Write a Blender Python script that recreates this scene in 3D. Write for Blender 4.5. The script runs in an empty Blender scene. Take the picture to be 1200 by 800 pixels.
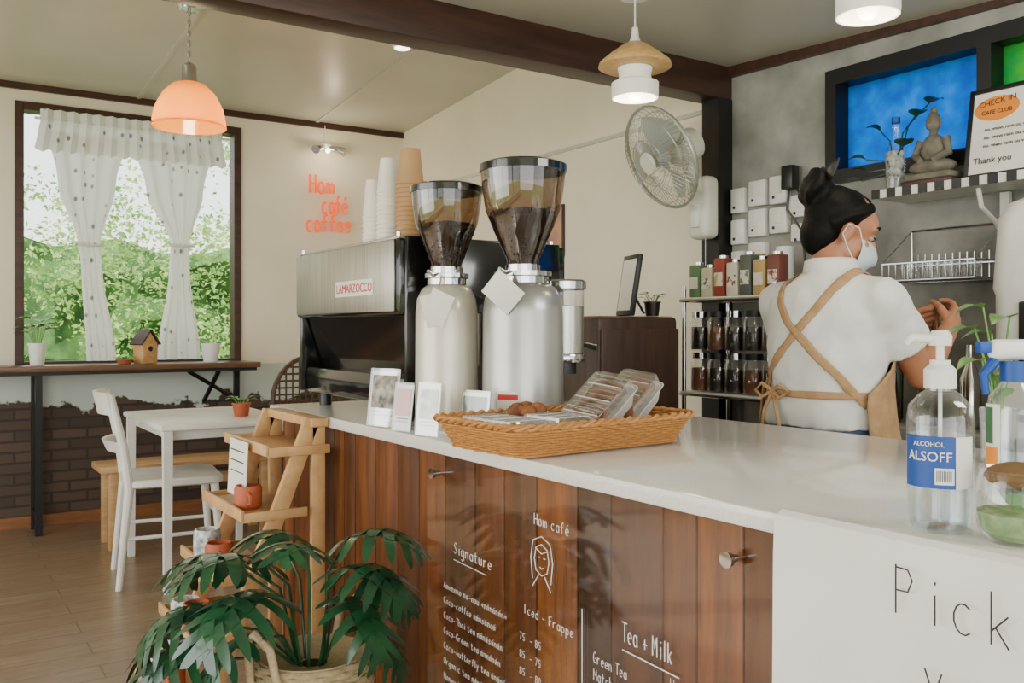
import bpy, bmesh, math, random
from mathutils import Vector, Matrix, Euler, noise
random.seed(7)
V=Vector; pi=math.pi; cos=math.cos; sin=math.sin
def S(r,g,b):
    f=lambda c:(c/255/12.92) if c/255<=.04045 else ((c/255+.055)/1.055)**2.4
    return (f(r),f(g),f(b),1)
# ---------------------------------------------------------------- materials
def newmat(name):
    m=bpy.data.materials.new(name); m.use_nodes=True
    nt=m.node_tree; b=nt.nodes['Principled BSDF']
    return m,nt,b
def coords(nt,stretch=(1,1,1),kind='Object'):
    tc=nt.nodes.new('ShaderNodeTexCoord'); mp=nt.nodes.new('ShaderNodeMapping')
    mp.inputs['Scale'].default_value=stretch
    nt.links.new(tc.outputs[kind],mp.inputs[0]); return mp.outputs[0]
def mixc(nt,fac,a,b):
    mx=nt.nodes.new('ShaderNodeMix'); mx.data_type='RGBA'
    for sock,val in ((mx.inputs[0],fac),(mx.inputs[6],a),(mx.inputs[7],b)):
        if hasattr(val,'is_linked'): nt.links.new(val,sock)
        else: sock.default_value=val
    return mx.outputs[2]
def noise_n(nt,vec,scale,detail=4,rough=.55):
    n=nt.nodes.new('ShaderNodeTexNoise'); n.inputs['Scale'].default_value=scale
    n.inputs['Detail'].default_value=detail; n.inputs['Roughness'].default_value=rough
    nt.links.new(vec,n.inputs['Vector']); return n.outputs[0]
def ramp(nt,fac,lo,hi):
    r=nt.nodes.new('ShaderNodeMapRange'); r.inputs[1].default_value=lo; r.inputs[2].default_value=hi
    nt.links.new(fac,r.inputs[0]); return r.outputs[0]
def bumpn(nt,b,h,strength,dist=.01):
    bp=nt.nodes.new('ShaderNodeBump'); bp.inputs['Strength'].default_value=strength; bp.inputs['Distance'].default_value=dist
    nt.links.new(h,bp.inputs['Height']); nt.links.new(bp.outputs[0],b.inputs['Normal'])
def mat(name,col,rough=.5,metal=0,col2=None,vs=6,lo=.35,hi=.65,bump=0,bs=80,stretch=(1,1,1),emit=0,coat=0,sub=0,trans=0,spec=None):
    m,nt,b=newmat(name)
    b.inputs['Base Color'].default_value=col; b.inputs['Roughness'].default_value=rough; b.inputs['Metallic'].default_value=metal
    if spec is not None: b.inputs['Specular IOR Level'].default_value=spec
    if coat: b.inputs['Coat Weight'].default_value=coat; b.inputs['Coat Roughness'].default_value=.08
    if sub: b.inputs['Subsurface Weight'].default_value=sub; b.inputs['Subsurface Scale'].default_value=.01
    if trans: b.inputs['Transmission Weight'].default_value=trans
    if emit: b.inputs['Emission Color'].default_value=col; b.inputs['Emission Strength'].default_value=emit
    if col2 is None: col2=tuple(c*.86 for c in col[:3])+(1,)
    vec=coords(nt,stretch)
    c=mixc(nt,ramp(nt,noise_n(nt,vec,vs),lo,hi),col,col2)
    nt.links.new(c,b.inputs['Base Color'])
    if bump: bumpn(nt,b,noise_n(nt,vec,bs),bump,.004)
    return m
def glassy(name,tint=(1,1,1,1),base=.06,edge=.5,rough=.03,gcol=(1,1,1,1)):
    m=bpy.data.materials.new(name); m.use_nodes=True; nt=m.node_tree
    for n in list(nt.nodes): nt.nodes.remove(n)
    o=nt.nodes.new('ShaderNodeOutputMaterial'); t=nt.nodes.new('ShaderNodeBsdfTransparent'); g=nt.nodes.new('ShaderNodeBsdfGlossy')
    mx=nt.nodes.new('ShaderNodeMixShader'); lw=nt.nodes.new('ShaderNodeLayerWeight'); lw.inputs[0].default_value=.35
    t.inputs[0].default_value=tint; g.inputs[0].default_value=gcol; g.inputs['Roughness'].default_value=rough
    mr=nt.nodes.new('ShaderNodeMapRange'); mr.inputs[3].default_value=base; mr.inputs[4].default_value=edge
    nt.links.new(lw.outputs['Facing'],mr.inputs[0]); nt.links.new(mr.outputs[0],mx.inputs[0])
    nt.links.new(t.outputs[0],mx.inputs[1]); nt.links.new(g.outputs[0],mx.inputs[2]); nt.links.new(mx.outputs[0],o.inputs[0])
    return m
def translucent(name,col,w=.5,col2=None,vs=20,rough=.6):
    m=bpy.data.materials.new(name); m.use_nodes=True; nt=m.node_tree
    b=nt.nodes['Principled BSDF']; o=nt.nodes['Material Output']
    b.inputs['Roughness'].default_value=rough
    t=nt.nodes.new('ShaderNodeBsdfTranslucent'); mx=nt.nodes.new('ShaderNodeMixShader'); mx.inputs[0].default_value=w
    if col2 is None: col2=tuple(c*.7 for c in col[:3])+(1,)
    c=mixc(nt,ramp(nt,noise_n(nt,coords(nt),vs),.35,.65),col,col2)
    nt.links.new(c,b.inputs['Base Color']); nt.links.new(c,t.inputs[0])
    nt.links.new(b.outputs[0],mx.inputs[1]); nt.links.new(t.outputs[0],mx.inputs[2]); nt.links.new(mx.outputs[0],o.inputs[0])
    return m
def wood(name,c1,c2,c3=None,stretch=(14,14,1.2),rough=.4,coat=0,isl=.5,vs=3,spec=None):
    m,nt,b=newmat(name)
    b.inputs['Roughness'].default_value=rough
    if spec is not None: b.inputs['Specular IOR Level'].default_value=spec
    if coat: b.inputs['Coat Weight'].default_value=coat; b.inputs['Coat Roughness'].default_value=.12
    geo=nt.nodes.new('ShaderNodeNewGeometry')
    vec=coords(nt,stretch)
    add=nt.nodes.new('ShaderNodeVectorMath'); add.operation='ADD'
    sc=nt.nodes.new('ShaderNodeMath'); sc.operation='MULTIPLY'; sc.inputs[1].default_value=37.0
    nt.links.new(geo.outputs['Random Per Island'],sc.inputs[0]); nt.links.new(vec,add.inputs[0]); nt.links.new(sc.outputs[0],add.inputs[1])
    n1=noise_n(nt,add.outputs[0],vs,6,.65)
    c=mixc(nt,ramp(nt,n1,.33,.68),c1,c2)
    if c3 is not None:
        is_=nt.nodes.new('ShaderNodeMath'); is_.operation='MULTIPLY'; is_.inputs[1].default_value=isl
        nt.links.new(geo.outputs['Random Per Island'],is_.inputs[0])
        c=mixc(nt,is_.outputs[0],c,c3)
    nt.links.new(c,b.inputs['Base Color'])
    bumpn(nt,b,n1,.12,.003)
    return m
# ---------------------------------------------------------------- mesh builder
def frame_M(p,kind):
    e={'-X':Euler((pi/2,0,-pi/2)),'-Y':Euler((pi/2,0,0)),'Z':Euler((0,0,0))}[kind]
    return Matrix.Translation(p)@e.to_matrix().to_4x4()
class MB:
    def __init__(s,name):
        s.name=name; s.v=[]; s.f=[]; s.mi=[]; s.mats=[]; s.M=Matrix.Identity(4)
    def raw(s,vs,fs,m,fn=None):
        if m not in s.mats: s.mats.append(m)
        k=s.mats.index(m); o=len(s.v)
        for v in vs:
            v=V(v)
            if fn: v=V(fn(v))
            s.v.append(s.M@v)
        for f in fs: s.f.append([i+o for i in f]); s.mi.append(k)
    def box(s,c,size,m,rot=None,bev=0,seg=2):
        bm=bmesh.new(); bmesh.ops.create_cube(bm,size=1)
        for v in bm.verts: v.co=V((v.co.x*size[0],v.co.y*size[1],v.co.z*size[2]))
        if bev: bmesh.ops.bevel(bm,geom=bm.edges[:],offset=min(bev,min(size)*.49),segments=seg,affect='EDGES',profile=.5)
        T=Matrix.Translation(c)
        if rot: T=T@Euler(rot).to_matrix().to_4x4()
        bm.verts.index_update()
        s.raw([T@v.co for v in bm.verts],[[v.index for v in f.verts] for f in bm.faces],m); bm.free()
    def bx(s,x0,x1,y0,y1,z0,z1,m,bev=0):
        s.box(((x0+x1)/2,(y0+y1)/2,(z0+z1)/2),(abs(x1-x0),abs(y1-y0),abs(z1-z0)),m,None,bev)
    def lathe(s,prof,c,m,seg=32,T=None,a0=0,a1=2*pi,fn=None):
        full=abs(a1-a0-2*pi)<1e-5; n=seg if full else seg+1
        vs=[];rings=[];fs=[]
        for r,z in prof:
            if r<1e-6: rings.append([len(vs)]*n); vs.append(V((0,0,z)))
            else:
                rings.append(list(range(len(vs),len(vs)+n)))
                for i in range(n):
                    a=a0+(a1-a0)*i/seg; vs.append(V((r*cos(a),r*sin(a),z)))
        for k in range(len(prof)-1):
            A=rings[k];B=rings[k+1]
            for i in range(seg):
                j=(i+1)%n
                q=[A[i],A[j],B[j],B[i]]; q2=[]
                for x in q:
                    if x not in q2: q2.append(x)
                if len(q2)>2: fs.append(q2)
        X=Matrix.Translation(c)
        if T is not None: X=X@T
        s.raw([X@v for v in vs],fs,m,fn)
    def cyl(s,c,r,h,m,seg=24,r2=None,T=None):
        r2=r if r2 is None else r2
        s.lathe([(0,0),(r,0),(r2,h),(0,h)],c,m,seg,T)
    def sph(s,c,r,m,seg=16,T=None):
        if not hasattr(r,'__len__'): r=(r,r,r)
        k=max(6,seg//2); prof=[(sin(pi*i/k),-cos(pi*i/k)) for i in range(k+1)]; prof[0]=(0,-1); prof[-1]=(0,1)
        X=(T if T is not None else Matrix.Identity(4))@Matrix.Diagonal((r[0],r[1],r[2],1))
        s.lathe(prof,c,m,seg,X)
    def tube(s,pts,r,m,seg=8,closed=False,cap=True):
        pts=[V(p) for p in pts]; n=len(pts)
        rr=r if hasattr(r,'__len__') else [r]*n
        tans=[]
        for i in range(n):
            a=pts[(i-1)%n] if (closed or i>0) else pts[i]; b=pts[(i+1)%n] if (closed or i<n-1) else pts[i]
            t=(b-a); tans.append(t.normalized() if t.length>1e-9 else V((0,0,1)))
        up=V((0,0,1)) if abs(tans[0].z)<.9 else V((1,0,0))
        nrm=(up-tans[0]*up.dot(tans[0])).normalized(); vs=[]
        for i in range(n):
            nrm=nrm-tans[i]*nrm.dot(tans[i]); 
            nrm=nrm.normalized() if nrm.length>1e-6 else V((1,0,0))
            bn=tans[i].cross(nrm)
            for k in range(seg):
                a=2*pi*k/seg; vs.append(pts[i]+(nrm*cos(a)+bn*sin(a))*rr[i])
        fs=[]
        for i in range(n if closed else n-1):
            j=(i+1)%n
            for k in range(seg):
                l=(k+1)%seg; fs.append([i*seg+k,i*seg+l,j*seg+l,j*seg+k])
        if cap and not closed: fs.append(list(range(seg))[::-1]); fs.append([(n-1)*seg+k for k in range(seg)])
        s.raw(vs,fs,m)
    def loft(s,rings,m,capa=True,capb=True,closed=True,fn=None):
        n=len(rings[0]); vs=[p for r in rings for p in r]; fs=[]
        for k in range(len(rings)-1):
            for i in range(n if closed else n-1):
                j=(i+1)%n; fs.append([k*n+i,k*n+j,(k+1)*n+j,(k+1)*n+i])
        if capa: fs.append(list(range(n))[::-1])
        if capb: fs.append([(len(rings)-1)*n+i for i in range(n)])
        s.raw(vs,fs,m,fn)
    def text(s,body,size,m,M,ext=.0006,align='LEFT',fn=None):
        cu=bpy.data.curves.new('t','FONT'); cu.body=body; cu.size=size; cu.extrude=ext; cu.align_x=align; cu.resolution_u=3
        ob=bpy.data.objects.new('t',cu); bpy.context.collection.objects.link(ob)
        dg=bpy.context.evaluated_depsgraph_get(); me=bpy.data.meshes.new_from_object(ob.evaluated_get(dg))
        vs=[M@v.co if fn is None else V(fn(v.co)) for v in me.vertices]; fs=[list(p.vertices) for p in me.polygons]
        s.raw(vs,fs,m); bpy.data.objects.remove(ob); bpy.data.curves.remove(cu); bpy.data.meshes.remove(me)
    def done(s,parent=None,smooth=35,world=False):
        xs=[v.x for v in s.v];ys=[v.y for v in s.v];zs=[v.z for v in s.v]
        o=V(((min(xs)+max(xs))/2,(min(ys)+max(ys))/2,min(zs)))
        if world: o=V((0,0,0))
        me=bpy.data.meshes.new(s.name); me.from_pydata([v-o for v in s.v],[],s.f)
        for m in s.mats: me.materials.append(m)
        me.polygons.foreach_set('material_index',s.mi)
        me.polygons.foreach_set('use_smooth',[smooth>0]*len(s.f))
        me.update()
        if smooth>0: me.set_sharp_from_angle(angle=math.radians(smooth))
        ob=bpy.data.objects.new(s.name,me); bpy.context.collection.objects.link(ob); ob.location=o
        if parent: ob.parent=parent; ob.matrix_parent_inverse=Matrix.Translation(-parent.location)
        return ob
def rrect(w,h,r,n=6):
    pts=[]
    for cx,cy,a in ((w/2-r,h/2-r,0),(-w/2+r,h/2-r,pi/2),(-w/2+r,-h/2+r,pi),(w/2-r,-h/2+r,1.5*pi)):
        for i in range(n+1): t=a+pi/2*i/n; pts.append((cx+r*cos(t),cy+r*sin(t)))
    return pts
def empty(name,loc):
    e=bpy.data.objects.new(name,None); e.location=loc; e.empty_display_size=.1; bpy.context.collection.objects.link(e); return e
# single-stroke hand lettering
def arc(cx,cy,rx,ry,a,b,n=9): return [(cx+rx*cos(math.radians(a+(b-a)*i/n)),cy+ry*sin(math.radians(a+(b-a)*i/n))) for i in range(n+1)]
C_=arc(.24,.3,.21,.3,20,380,12)
G={'a':[C_,[(.46,.6),(.46,.0)]],'b':[[(.03,1),(.03,0)],C_],'c':[arc(.25,.3,.22,.3,50,310)],'d':[C_,[(.46,1),(.46,0)]],
'e':[[(.04,.3),(.46,.32)]+arc(.25,.3,.22,.3,10,310)],'E':[[(.04,.3),(.46,.32)]+arc(.25,.3,.22,.3,10,310),[(.22,.78),(.36,.95)]],'f':[[(.45,.9),(.33,1),(.2,.85),(.18,0)],[(0,.55),(.38,.57)]],
'g':[C_,[(.46,.6),(.46,-.2),(.3,-.4),(.05,-.3)]],'h':[[(.03,1),(.03,0)],[(.03,.4),(.2,.6),(.38,.5),(.42,0)]],
'i':[[(.2,.6),(.2,0)],[(.2,.8),(.21,.86)]],'k':[[(.05,1),(.05,0)],[(.4,.6),(.05,.25)],[(.15,.33),(.42,0)]],'l':[[(.15,1),(.15,0)]],
'm':[[(.03,.6),(.03,0)],[(.03,.4),(.15,.6),(.27,.5),(.28,0)],[(.28,.4),(.42,.6),(.54,.5),(.56,0)]],
'n':[[(.03,.6),(.03,0)],[(.03,.4),(.2,.6),(.38,.5),(.42,0)]],'o':[C_],'p':[[(.03,.6),(.03,-.4)],C_],'r':[[(.05,.6),(.05,0)],[(.05,.35),(.2,.58),(.38,.55)]],
's':[[(.4,.52),(.2,.6),(.05,.47),(.2,.32),(.4,.18),(.22,0),(.02,.08)]],'t':[[(.2,.9),(.2,.1),(.35,0),(.42,.08)],[(0,.6),(.4,.6)]],
'u':[[(.03,.6),(.05,.1),(.2,0),(.4,.12)],[(.43,.6),(.43,0)]],'y':[[(.03,.6),(.22,.1)],[(.43,.6),(.1,-.4)]],
'P':[[(.05,1),(.05,0)],[(.05,.95),(.35,.95),(.46,.75),(.35,.5),(.05,.48)]],'T':[[(0,1),(.6,1)],[(.3,1),(.3,0)]],
'M':[[(.05,0),(.05,1),(.3,.4),(.55,1),(.58,0)]],'G':[arc(.3,.5,.28,.5,50,350)+[(.35,.45)]],'S':[[(.5,.85),(.3,1),(.08,.8),(.28,.52),(.5,.25),(.25,0),(0,.15)]],
'H':[[(.05,1),(.05,0)],[(.5,1),(.5,0)],[(.05,.5),(.5,.5)]],'I':[[(.2,1),(.2,0)]],'F':[[(.5,1),(.05,1),(.05,0)],[(.05,.55),(.4,.55)]],
'C':[arc(.3,.5,.28,.5,50,310)],'O':[arc(.3,.5,.28,.5,0,360,12)],'A':[[(0,0),(.28,1),(.55,0)],[(.1,.4),(.45,.4)]],
'+':[[(.05,.35),(.5,.35)],[(.27,.6),(.27,.1)]],'-':[[(.05,.35),(.4,.35)]],'7':[[(.05,.9),(.45,.9),(.15,0)]],'5':[[(.45,.9),(.1,.9),(.08,.5),(.4,.45),(.38,.05),(.05,.05)]],
'0':[arc(.25,.45,.2,.45,0,360,12)],'8':[arc(.25,.68,.17,.22,0,360,10),arc(.25,.23,.2,.23,0,360,10)],'*':[[(.0,.2),(.2,.6),(.35,.1),(.45,.5)]],
'v':[[(.03,.6),(.03,.1),(.15,0),(.2,.12)],[(.2,.6),(.45,.05),(.45,.6)],[(.2,.75),(.45,.85)]]}
def stroke(mb,body,size,M,r,m,slope=0,sp=.66,xs=1.0):
    x=0
    for ch in body:
        if ch==' ': x+=.45*size*xs; continue
        for st in G.get(ch,G['*']):
            mb.tube([M@V((x+px*size*xs,py*size+slope*(x+px*size),0)) for px,py in st],r,m,5)
        x+=(sp+(.12 if ch in 'mM' else 0)-(.2 if ch in 'il' else 0))*size*xs
def heart_leaf(mb,base,d,L,m,droop=.3,w=.42):
    d=V(d).normalized(); side=d.cross(V((0,0,1))); side=side.normalized() if side.length>.1 else V((1,0,0)); n=side.cross(d)
    vs=[];fs=[]
    for i in range(7):
        t=i/6; hw=w*L*(sin(pi*min(1,t*1.0)**.6)) if 0<t<1 else .0
        c=V(base)+d*L*t-V((0,0,1))*droop*L*t*t
        vs+= [c-side*hw+n*hw*.25,c,c+side*hw+n*hw*.25]
    for i in range(6):
        a=i*3; fs+=[[a,a+1,a+4,a+3],[a+1,a+2,a+5,a+4]]
    mb.raw(vs,fs,m)
# ---------------------------------------------------------------- material library
M_cream=mat('wall_cream_paint',S(241,232,211),.65,col2=S(234,225,202),vs=2,bump=.05)
M_ceil=mat('ceiling_panel_paint',S(200,198,186),.35,col2=S(191,189,176),vs=1.5)
M_conc=mat('polished_concrete',S(166,166,158),.55,col2=S(96,97,92),vs=3.4,lo=.3,hi=.7,bump=.25,bs=10)
M_dkwood=wood('dark_brown_timber',S(76,45,33),S(48,29,22),stretch=(1,10,10),rough=.45)
M_black=mat('black_metal',S(30,30,31),.4,.3)
M_blkgloss=mat('black_gloss',S(14,14,15),.12,0,coat=.5)
M_blkplastic=mat('black_plastic',S(22,22,22),.35)
M_white=mat('white_plastic',S(236,236,230),.35)
M_whitep=mat('white_paint',S(236,234,226),.4)
M_paper=mat('white_paper',S(238,235,226),.7)
M_chrome=mat('chrome',S(205,205,205),.12,1)
M_steel=mat('brushed_steel',S(204,200,192),.36,1,col2=S(176,172,164),stretch=(1,60,1),vs=4)
M_silver=mat('silver_paint',S(176,175,170),.32,.65,coat=.15)
M_creamal=mat('pearl_white_paint',S(212,204,186),.3,.25,coat=.3)
M_glass=glassy('clear_glass',(.97,.98,.98,1),.05,.55)
M_pane=glassy('window_glass',(.99,1,.99,1),.0,.12)
M_acrylic=glassy('clear_acrylic_sheet',(.97,.97,.96,1),.008,.2,.04)
M_smoke=glassy('smoked_hopper_plastic',(.5,.39,.29,1),.07,.5,.05)
M_clearpl=glassy('clear_clamshell_plastic',(.93,.93,.92,1),.22,.75,.14)
M_kraft=mat('kraft_paper',S(182,142,96),.7)
M_beans=mat('roasted_coffee_beans',S(46,26,16),.35,col2=S(20,11,8),vs=90,bump=1,bs=150)
M_terra=mat('terracotta',S(178,88,52),.6)
M_leaf=mat('glossy_leaf',S(34,86,50),.3,col2=S(18,56,36),vs=14,coat=.2)
M_leaf2=mat('pothos_leaf',S(118,162,82),.4,col2=S(80,128,58),vs=14)
M_soil=mat('potting_soil',S(46,34,26),.9,bump=.5)
M_pine=wood('pine_wood',S(212,170,116),S(188,142,90),stretch=(8,8,8),rough=.5,vs=2)
M_wicker=wood('honey_wicker',S(208,152,84),S(176,116,54),S(140,88,40),stretch=(40,40,40),rough=.5)
M_seagrass=wood('seagrass_weave',S(214,198,160),S(178,156,114),S(160,140,100),stretch=(40,40,40),rough=.7)
M_ink=mat('marker_ink',S(50,48,46),.6)
M_chalk=mat('white_marker',S(240,240,235),.6,emit=.0)
M_red=mat('red_print',S(196,48,40),.5)
M_blue=mat('blue_print',S(18,74,160),.45)
M_orange=mat('orange_print',S(238,140,40),.5)
M_green=mat('green_print',S(60,110,70),.5)
M_bread=mat('baked_bread',S(160,98,48),.7,col2=S(92,52,26),vs=40,bump=.4)
M_darkjar=mat('dark_jar_contents',S(40,28,20),.4)

# ---------------------------------------------------------------- room shell
def simple(name,x0,x1,y0,y1,z0,z1,m):
    b=MB(name); b.bx(x0,x1,y0,y1,z0,z1,m); return b.done(smooth=0,world=True)
# floor
m,nt,b=newmat('laminate_floor')
vec=coords(nt,(1,1,1))
br=nt.nodes.new('ShaderNodeTexBrick'); nt.links.new(vec,br.inputs['Vector'])
br.inputs['Color1'].default_value=S(166,144,116); br.inputs['Color2'].default_value=S(148,125,98); br.inputs['Mortar'].default_value=S(98,80,62)
br.inputs['Scale'].default_value=1; br.inputs['Mortar Size'].default_value=.003; br.inputs['Brick Width'].default_value=1.1; br.inputs['Row Height'].default_value=.14
n=noise_n(nt,coords(nt,(2,22,1)),2.5,5,.6)
c=mixc(nt,ramp(nt,n,.3,.75),br.outputs[0],S(120,98,76))
nt.links.new(c,b.inputs['Base Color']); b.inputs['Roughness'].default_value=.3
simple('floor',-2.7,3.2,-2.6,6.3,-.1,0,m)
# brick dado
m,nt,b=newmat('weathered_brick_dado')
tc=nt.nodes.new('ShaderNodeTexCoord'); sx=nt.nodes.new('ShaderNodeSeparateXYZ'); cx=nt.nodes.new('ShaderNodeCombineXYZ')
nt.links.new(tc.outputs['Object'],sx.inputs[0]); nt.links.new(sx.outputs[0],cx.inputs[0]); nt.links.new(sx.outputs[2],cx.inputs[1])
br=nt.nodes.new('ShaderNodeTexBrick'); nt.links.new(cx.outputs[0],br.inputs['Vector'])
br.inputs['Color1'].default_value=S(92,73,60); br.inputs['Color2'].default_value=S(68,55,47); br.inputs['Mortar'].default_value=S(56,48,43)
br.inputs['Scale'].default_value=1; br.inputs['Mortar Size'].default_value=.008; br.inputs['Brick Width'].default_value=.2; br.inputs['Row Height'].default_value=.065
nz=noise_n(nt,cx.outputs[0],2.6,5,.6)
ad=nt.nodes.new('ShaderNodeMath'); ad.operation='MULTIPLY_ADD'; nt.links.new(nz,ad.inputs[0]); ad.inputs[1].default_value=.6; nt.links.new(sx.outputs[2],ad.inputs[2])
mk=ramp(nt,ad.outputs[0],1.03,1.045)
c=mixc(nt,mk,br.outputs[0],S(200,210,202))
nt.links.new(c,b.inputs['Base Color']); b.inputs['Roughness'].default_value=.75
bumpn(nt,b,br.outputs['Fac'],-.5,.01)
M_brick=m
WY=6.17
w=MB('wall_back')
w.bx(-2.7,3.24,WY,WY+.12,0,.96,M_brick)
w.bx(-2.7,.5,WY,WY+.12,.96,3.0,M_cream)
w.bx(1.86,3.24,WY,WY+.12,.96,3.0,M_cream)
w.bx(.5,1.86,WY,WY+.12,2.57,3.0,M_cream)
w.done(smooth=0,world=True)
simple('wall_right',3.09,3.24,2.93,WY,0,3.0,M_cream)
w=MB('wall_kitchen')
w.bx(3.09,3.24,-2.6,2.93,0,1.78,M_conc); w.bx(3.09,3.24,-2.6,2.93,2.23,2.6,M_conc)
w.bx(3.09,3.24,2.33,2.93,1.78,2.23,M_conc); w.bx(3.09,3.24,-2.6,.6,1.78,2.23,M_conc)
w.done(smooth=0,world=True)
w=MB('wall_left'); w.bx(-2.8,-2.7,-2.6,6.3,0,.35,M_cream); w.bx(-2.8,-2.7,-2.6,6.3,2.35,3.0,M_cream)
for y in (-2.5,-.3,1.9,4.1,6.2): w.bx(-2.8,-2.7,y-.08,y+.08,.35,2.35,M_cream)
w.done(smooth=0,world=True)
# ceilings (gently pitched)
def slab(name,x0,x1,ya,za,yb,zb,t,m):
    w=MB(name); vs=[(x0,ya,za),(x1,ya,za),(x1,yb,zb),(x0,yb,zb),(x0,ya,za+t),(x1,ya,za+t),(x1,yb,zb+t),(x0,yb,zb+t)]
    w.raw(vs,[[3,2,1,0],[4,5,6,7],[0,1,5,4],[1,2,6,5],[2,3,7,6],[3,0,4,7]],m); return w.done(smooth=0,world=True)
slab('ceiling',-2.8,3.24,2.95,2.93,6.29,2.67,.06,M_ceil)
slab('ceiling_kitchen',-2.8,3.24,-2.6,2.09,2.93,2.385,.06,M_ceil)
simple('wall_gable',-2.8,3.24,2.93,2.99,2.36,3.0,M_cream)
w=MB('trim_beam'); w.bx(-2.7,3.09,2.86,2.99,2.235,2.385,M_dkwood,.006); w.done(smooth=30)
simple('trim_post',3.0,3.09,2.86,2.96,0,2.235,M_black)
simple('trim_back',-2.7,3.09,WY-.02,WY,2.64,2.68,M_dkwood)
slab('trim_kitchen',3.06,3.09,0,2.24,2.86,2.335,.045,M_dkwood)
simple('trim_ledge',3.075,3.09,2.99,WY,2.205,2.225,M_ceil)
simple('baseboard_back',-2.7,3.09,WY-.02,WY,0,.07,wood('baseboard_wood',S(150,98,58),S(120,76,44),stretch=(2,10,10)))
w=MB('trim_ceiling_batten')
for x in (-1.2,0,1.2,2.4):
    w.raw([(x-.012,2.99,2.921),(x+.012,2.99,2.921),(x+.012,6.17,2.672),(x-.012,6.17,2.672),(x-.012,2.99,2.928),(x+.012,2.99,2.928),(x+.012,6.17,2.68),(x-.012,6.17,2.68)],[[3,2,1,0],[0,1,5,4],[1,2,6,5],[2,3,7,6],[3,0,4,7]],M_ceil)
w.done(smooth=0)
# windows
w=MB('window_1')
for a in ((.5,.55,.97,2.57),(1.81,1.86,.97,2.57)): w.bx(a[0],a[1],WY-.02,WY+.1,a[2],a[3],M_dkwood,.004)
w.bx(.55,1.81,WY-.02,WY+.1,2.52,2.57,M_dkwood); w.bx(.55,1.81,WY-.02,WY+.1,.96,1.0,M_dkwood)
w.bx(.55,1.81,WY+.05,WY+.055,1.0,2.52,M_pane)
w.done(smooth=0)
def stained(name,c1,c2):
    m=translucent(name,c1,.88,c2,14,.35); nt=m.node_tree
    vo=nt.nodes.new('ShaderNodeTexVoronoi'); vo.inputs['Scale'].default_value=30; nt.links.new(coords(nt),vo.inputs['Vector'])
    for n_ in [n for n in nt.nodes if n.type in('BSDF_PRINCIPLED','BSDF_TRANSLUCENT')]:
        bp=nt.nodes.new('ShaderNodeBump'); bp.inputs['Strength'].default_value=.9; nt.links.new(vo.outputs[0],bp.inputs['Height']); nt.links.new(bp.outputs[0],n_.inputs['Normal'])
    return m
M_bglass=stained('blue_textured_glass',(.02,.42,.88,1),(.006,.26,.7,1)); M_gglass=stained('green_textured_glass',(.06,.5,.22,1),(.2,.6,.1,1))
w=MB('window_2')
w.bx(3.05,3.2,.6,2.33,2.17,2.23,M_black); w.bx(3.05,3.2,.6,2.33,1.78,1.83,M_black)
for y in (.6,1.13,1.66,2.28): w.bx(3.05,3.2,y,y+.05,1.83,2.17,M_black)
for i,(y0,y1) in enumerate(((.65,1.13),(1.18,1.66),(1.71,2.28))): w.bx(3.13,3.138,y0,y1,1.83,2.17,[M_bglass,M_gglass,M_bglass][i])
w.done(smooth=0)
# ---------------------------------------------------------------- outdoors
M_fol=translucent('tree_foliage',S(206,230,146),.5,S(104,152,70),3)
M_fold=mat('hedge_dark_green',S(84,124,62),.9,col2=S(44,76,38),vs=5)  # mottled dark green for the hedge backing the leaf clumps
gr=MB('ground_outside'); gr.bx(-14,18,-12,24,-.4,-.12,mat('garden_grass',S(140,160,96),.9,col2=S(110,130,76),vs=2)); gr.done(smooth=0)
fo=MB('garden_trees'); vs=[];fs=[]
for k in range(260):
    cx=random.uniform(-2,5.5); cy=random.uniform(8.0,9.4); cz=random.uniform(0,3.6)
    if cz>2.4 and random.random()<(.85 if cx<1.3 else .35): continue
    R=random.uniform(.2,.45)
    for i in range(130):
        d=V((random.gauss(0,1),random.gauss(0,1),random.gauss(0,1))).normalized()*R*random.uniform(.6,1.1)
        p=V((cx,cy,cz))+d; a=V((random.gauss(0,1),random.gauss(0,1),random.gauss(0,.6))).normalized(); b2=a.cross(d).normalized()
        L=random.uniform(.035,.075); o=len(vs); vs+=[p,p+a*L*.5+b2*L*.28,p+a*L,p+a*L*.5-b2*L*.28]; fs.append([o,o+1,o+2,o+3])
fo.raw(vs,fs,M_fol)
for tx,ty in ((-.6,9.2),(3.9,9.1)): fo.tube([(tx,ty,-.12),(tx+.05,ty,1.5),(tx-.1,ty,3.0)],[.09,.07,.04],mat('bark',S(80,64,50),.9))
fo.done(smooth=0)
hb=MB('garden_hedge'); rings=[]
for j in range(15):
    z=-.12+2.2*j/14; rings.append([V((-4+12*i/60,10.2+.5*noise.noise(V((i*.35,j*.35,0)))+.25*j/14,z+.3*noise.noise(V((i*.25,3,j*.1)))*(j>0))) for i in range(61)])
hb.loft(rings,M_fold,False,False,False); hb.done()

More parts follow.
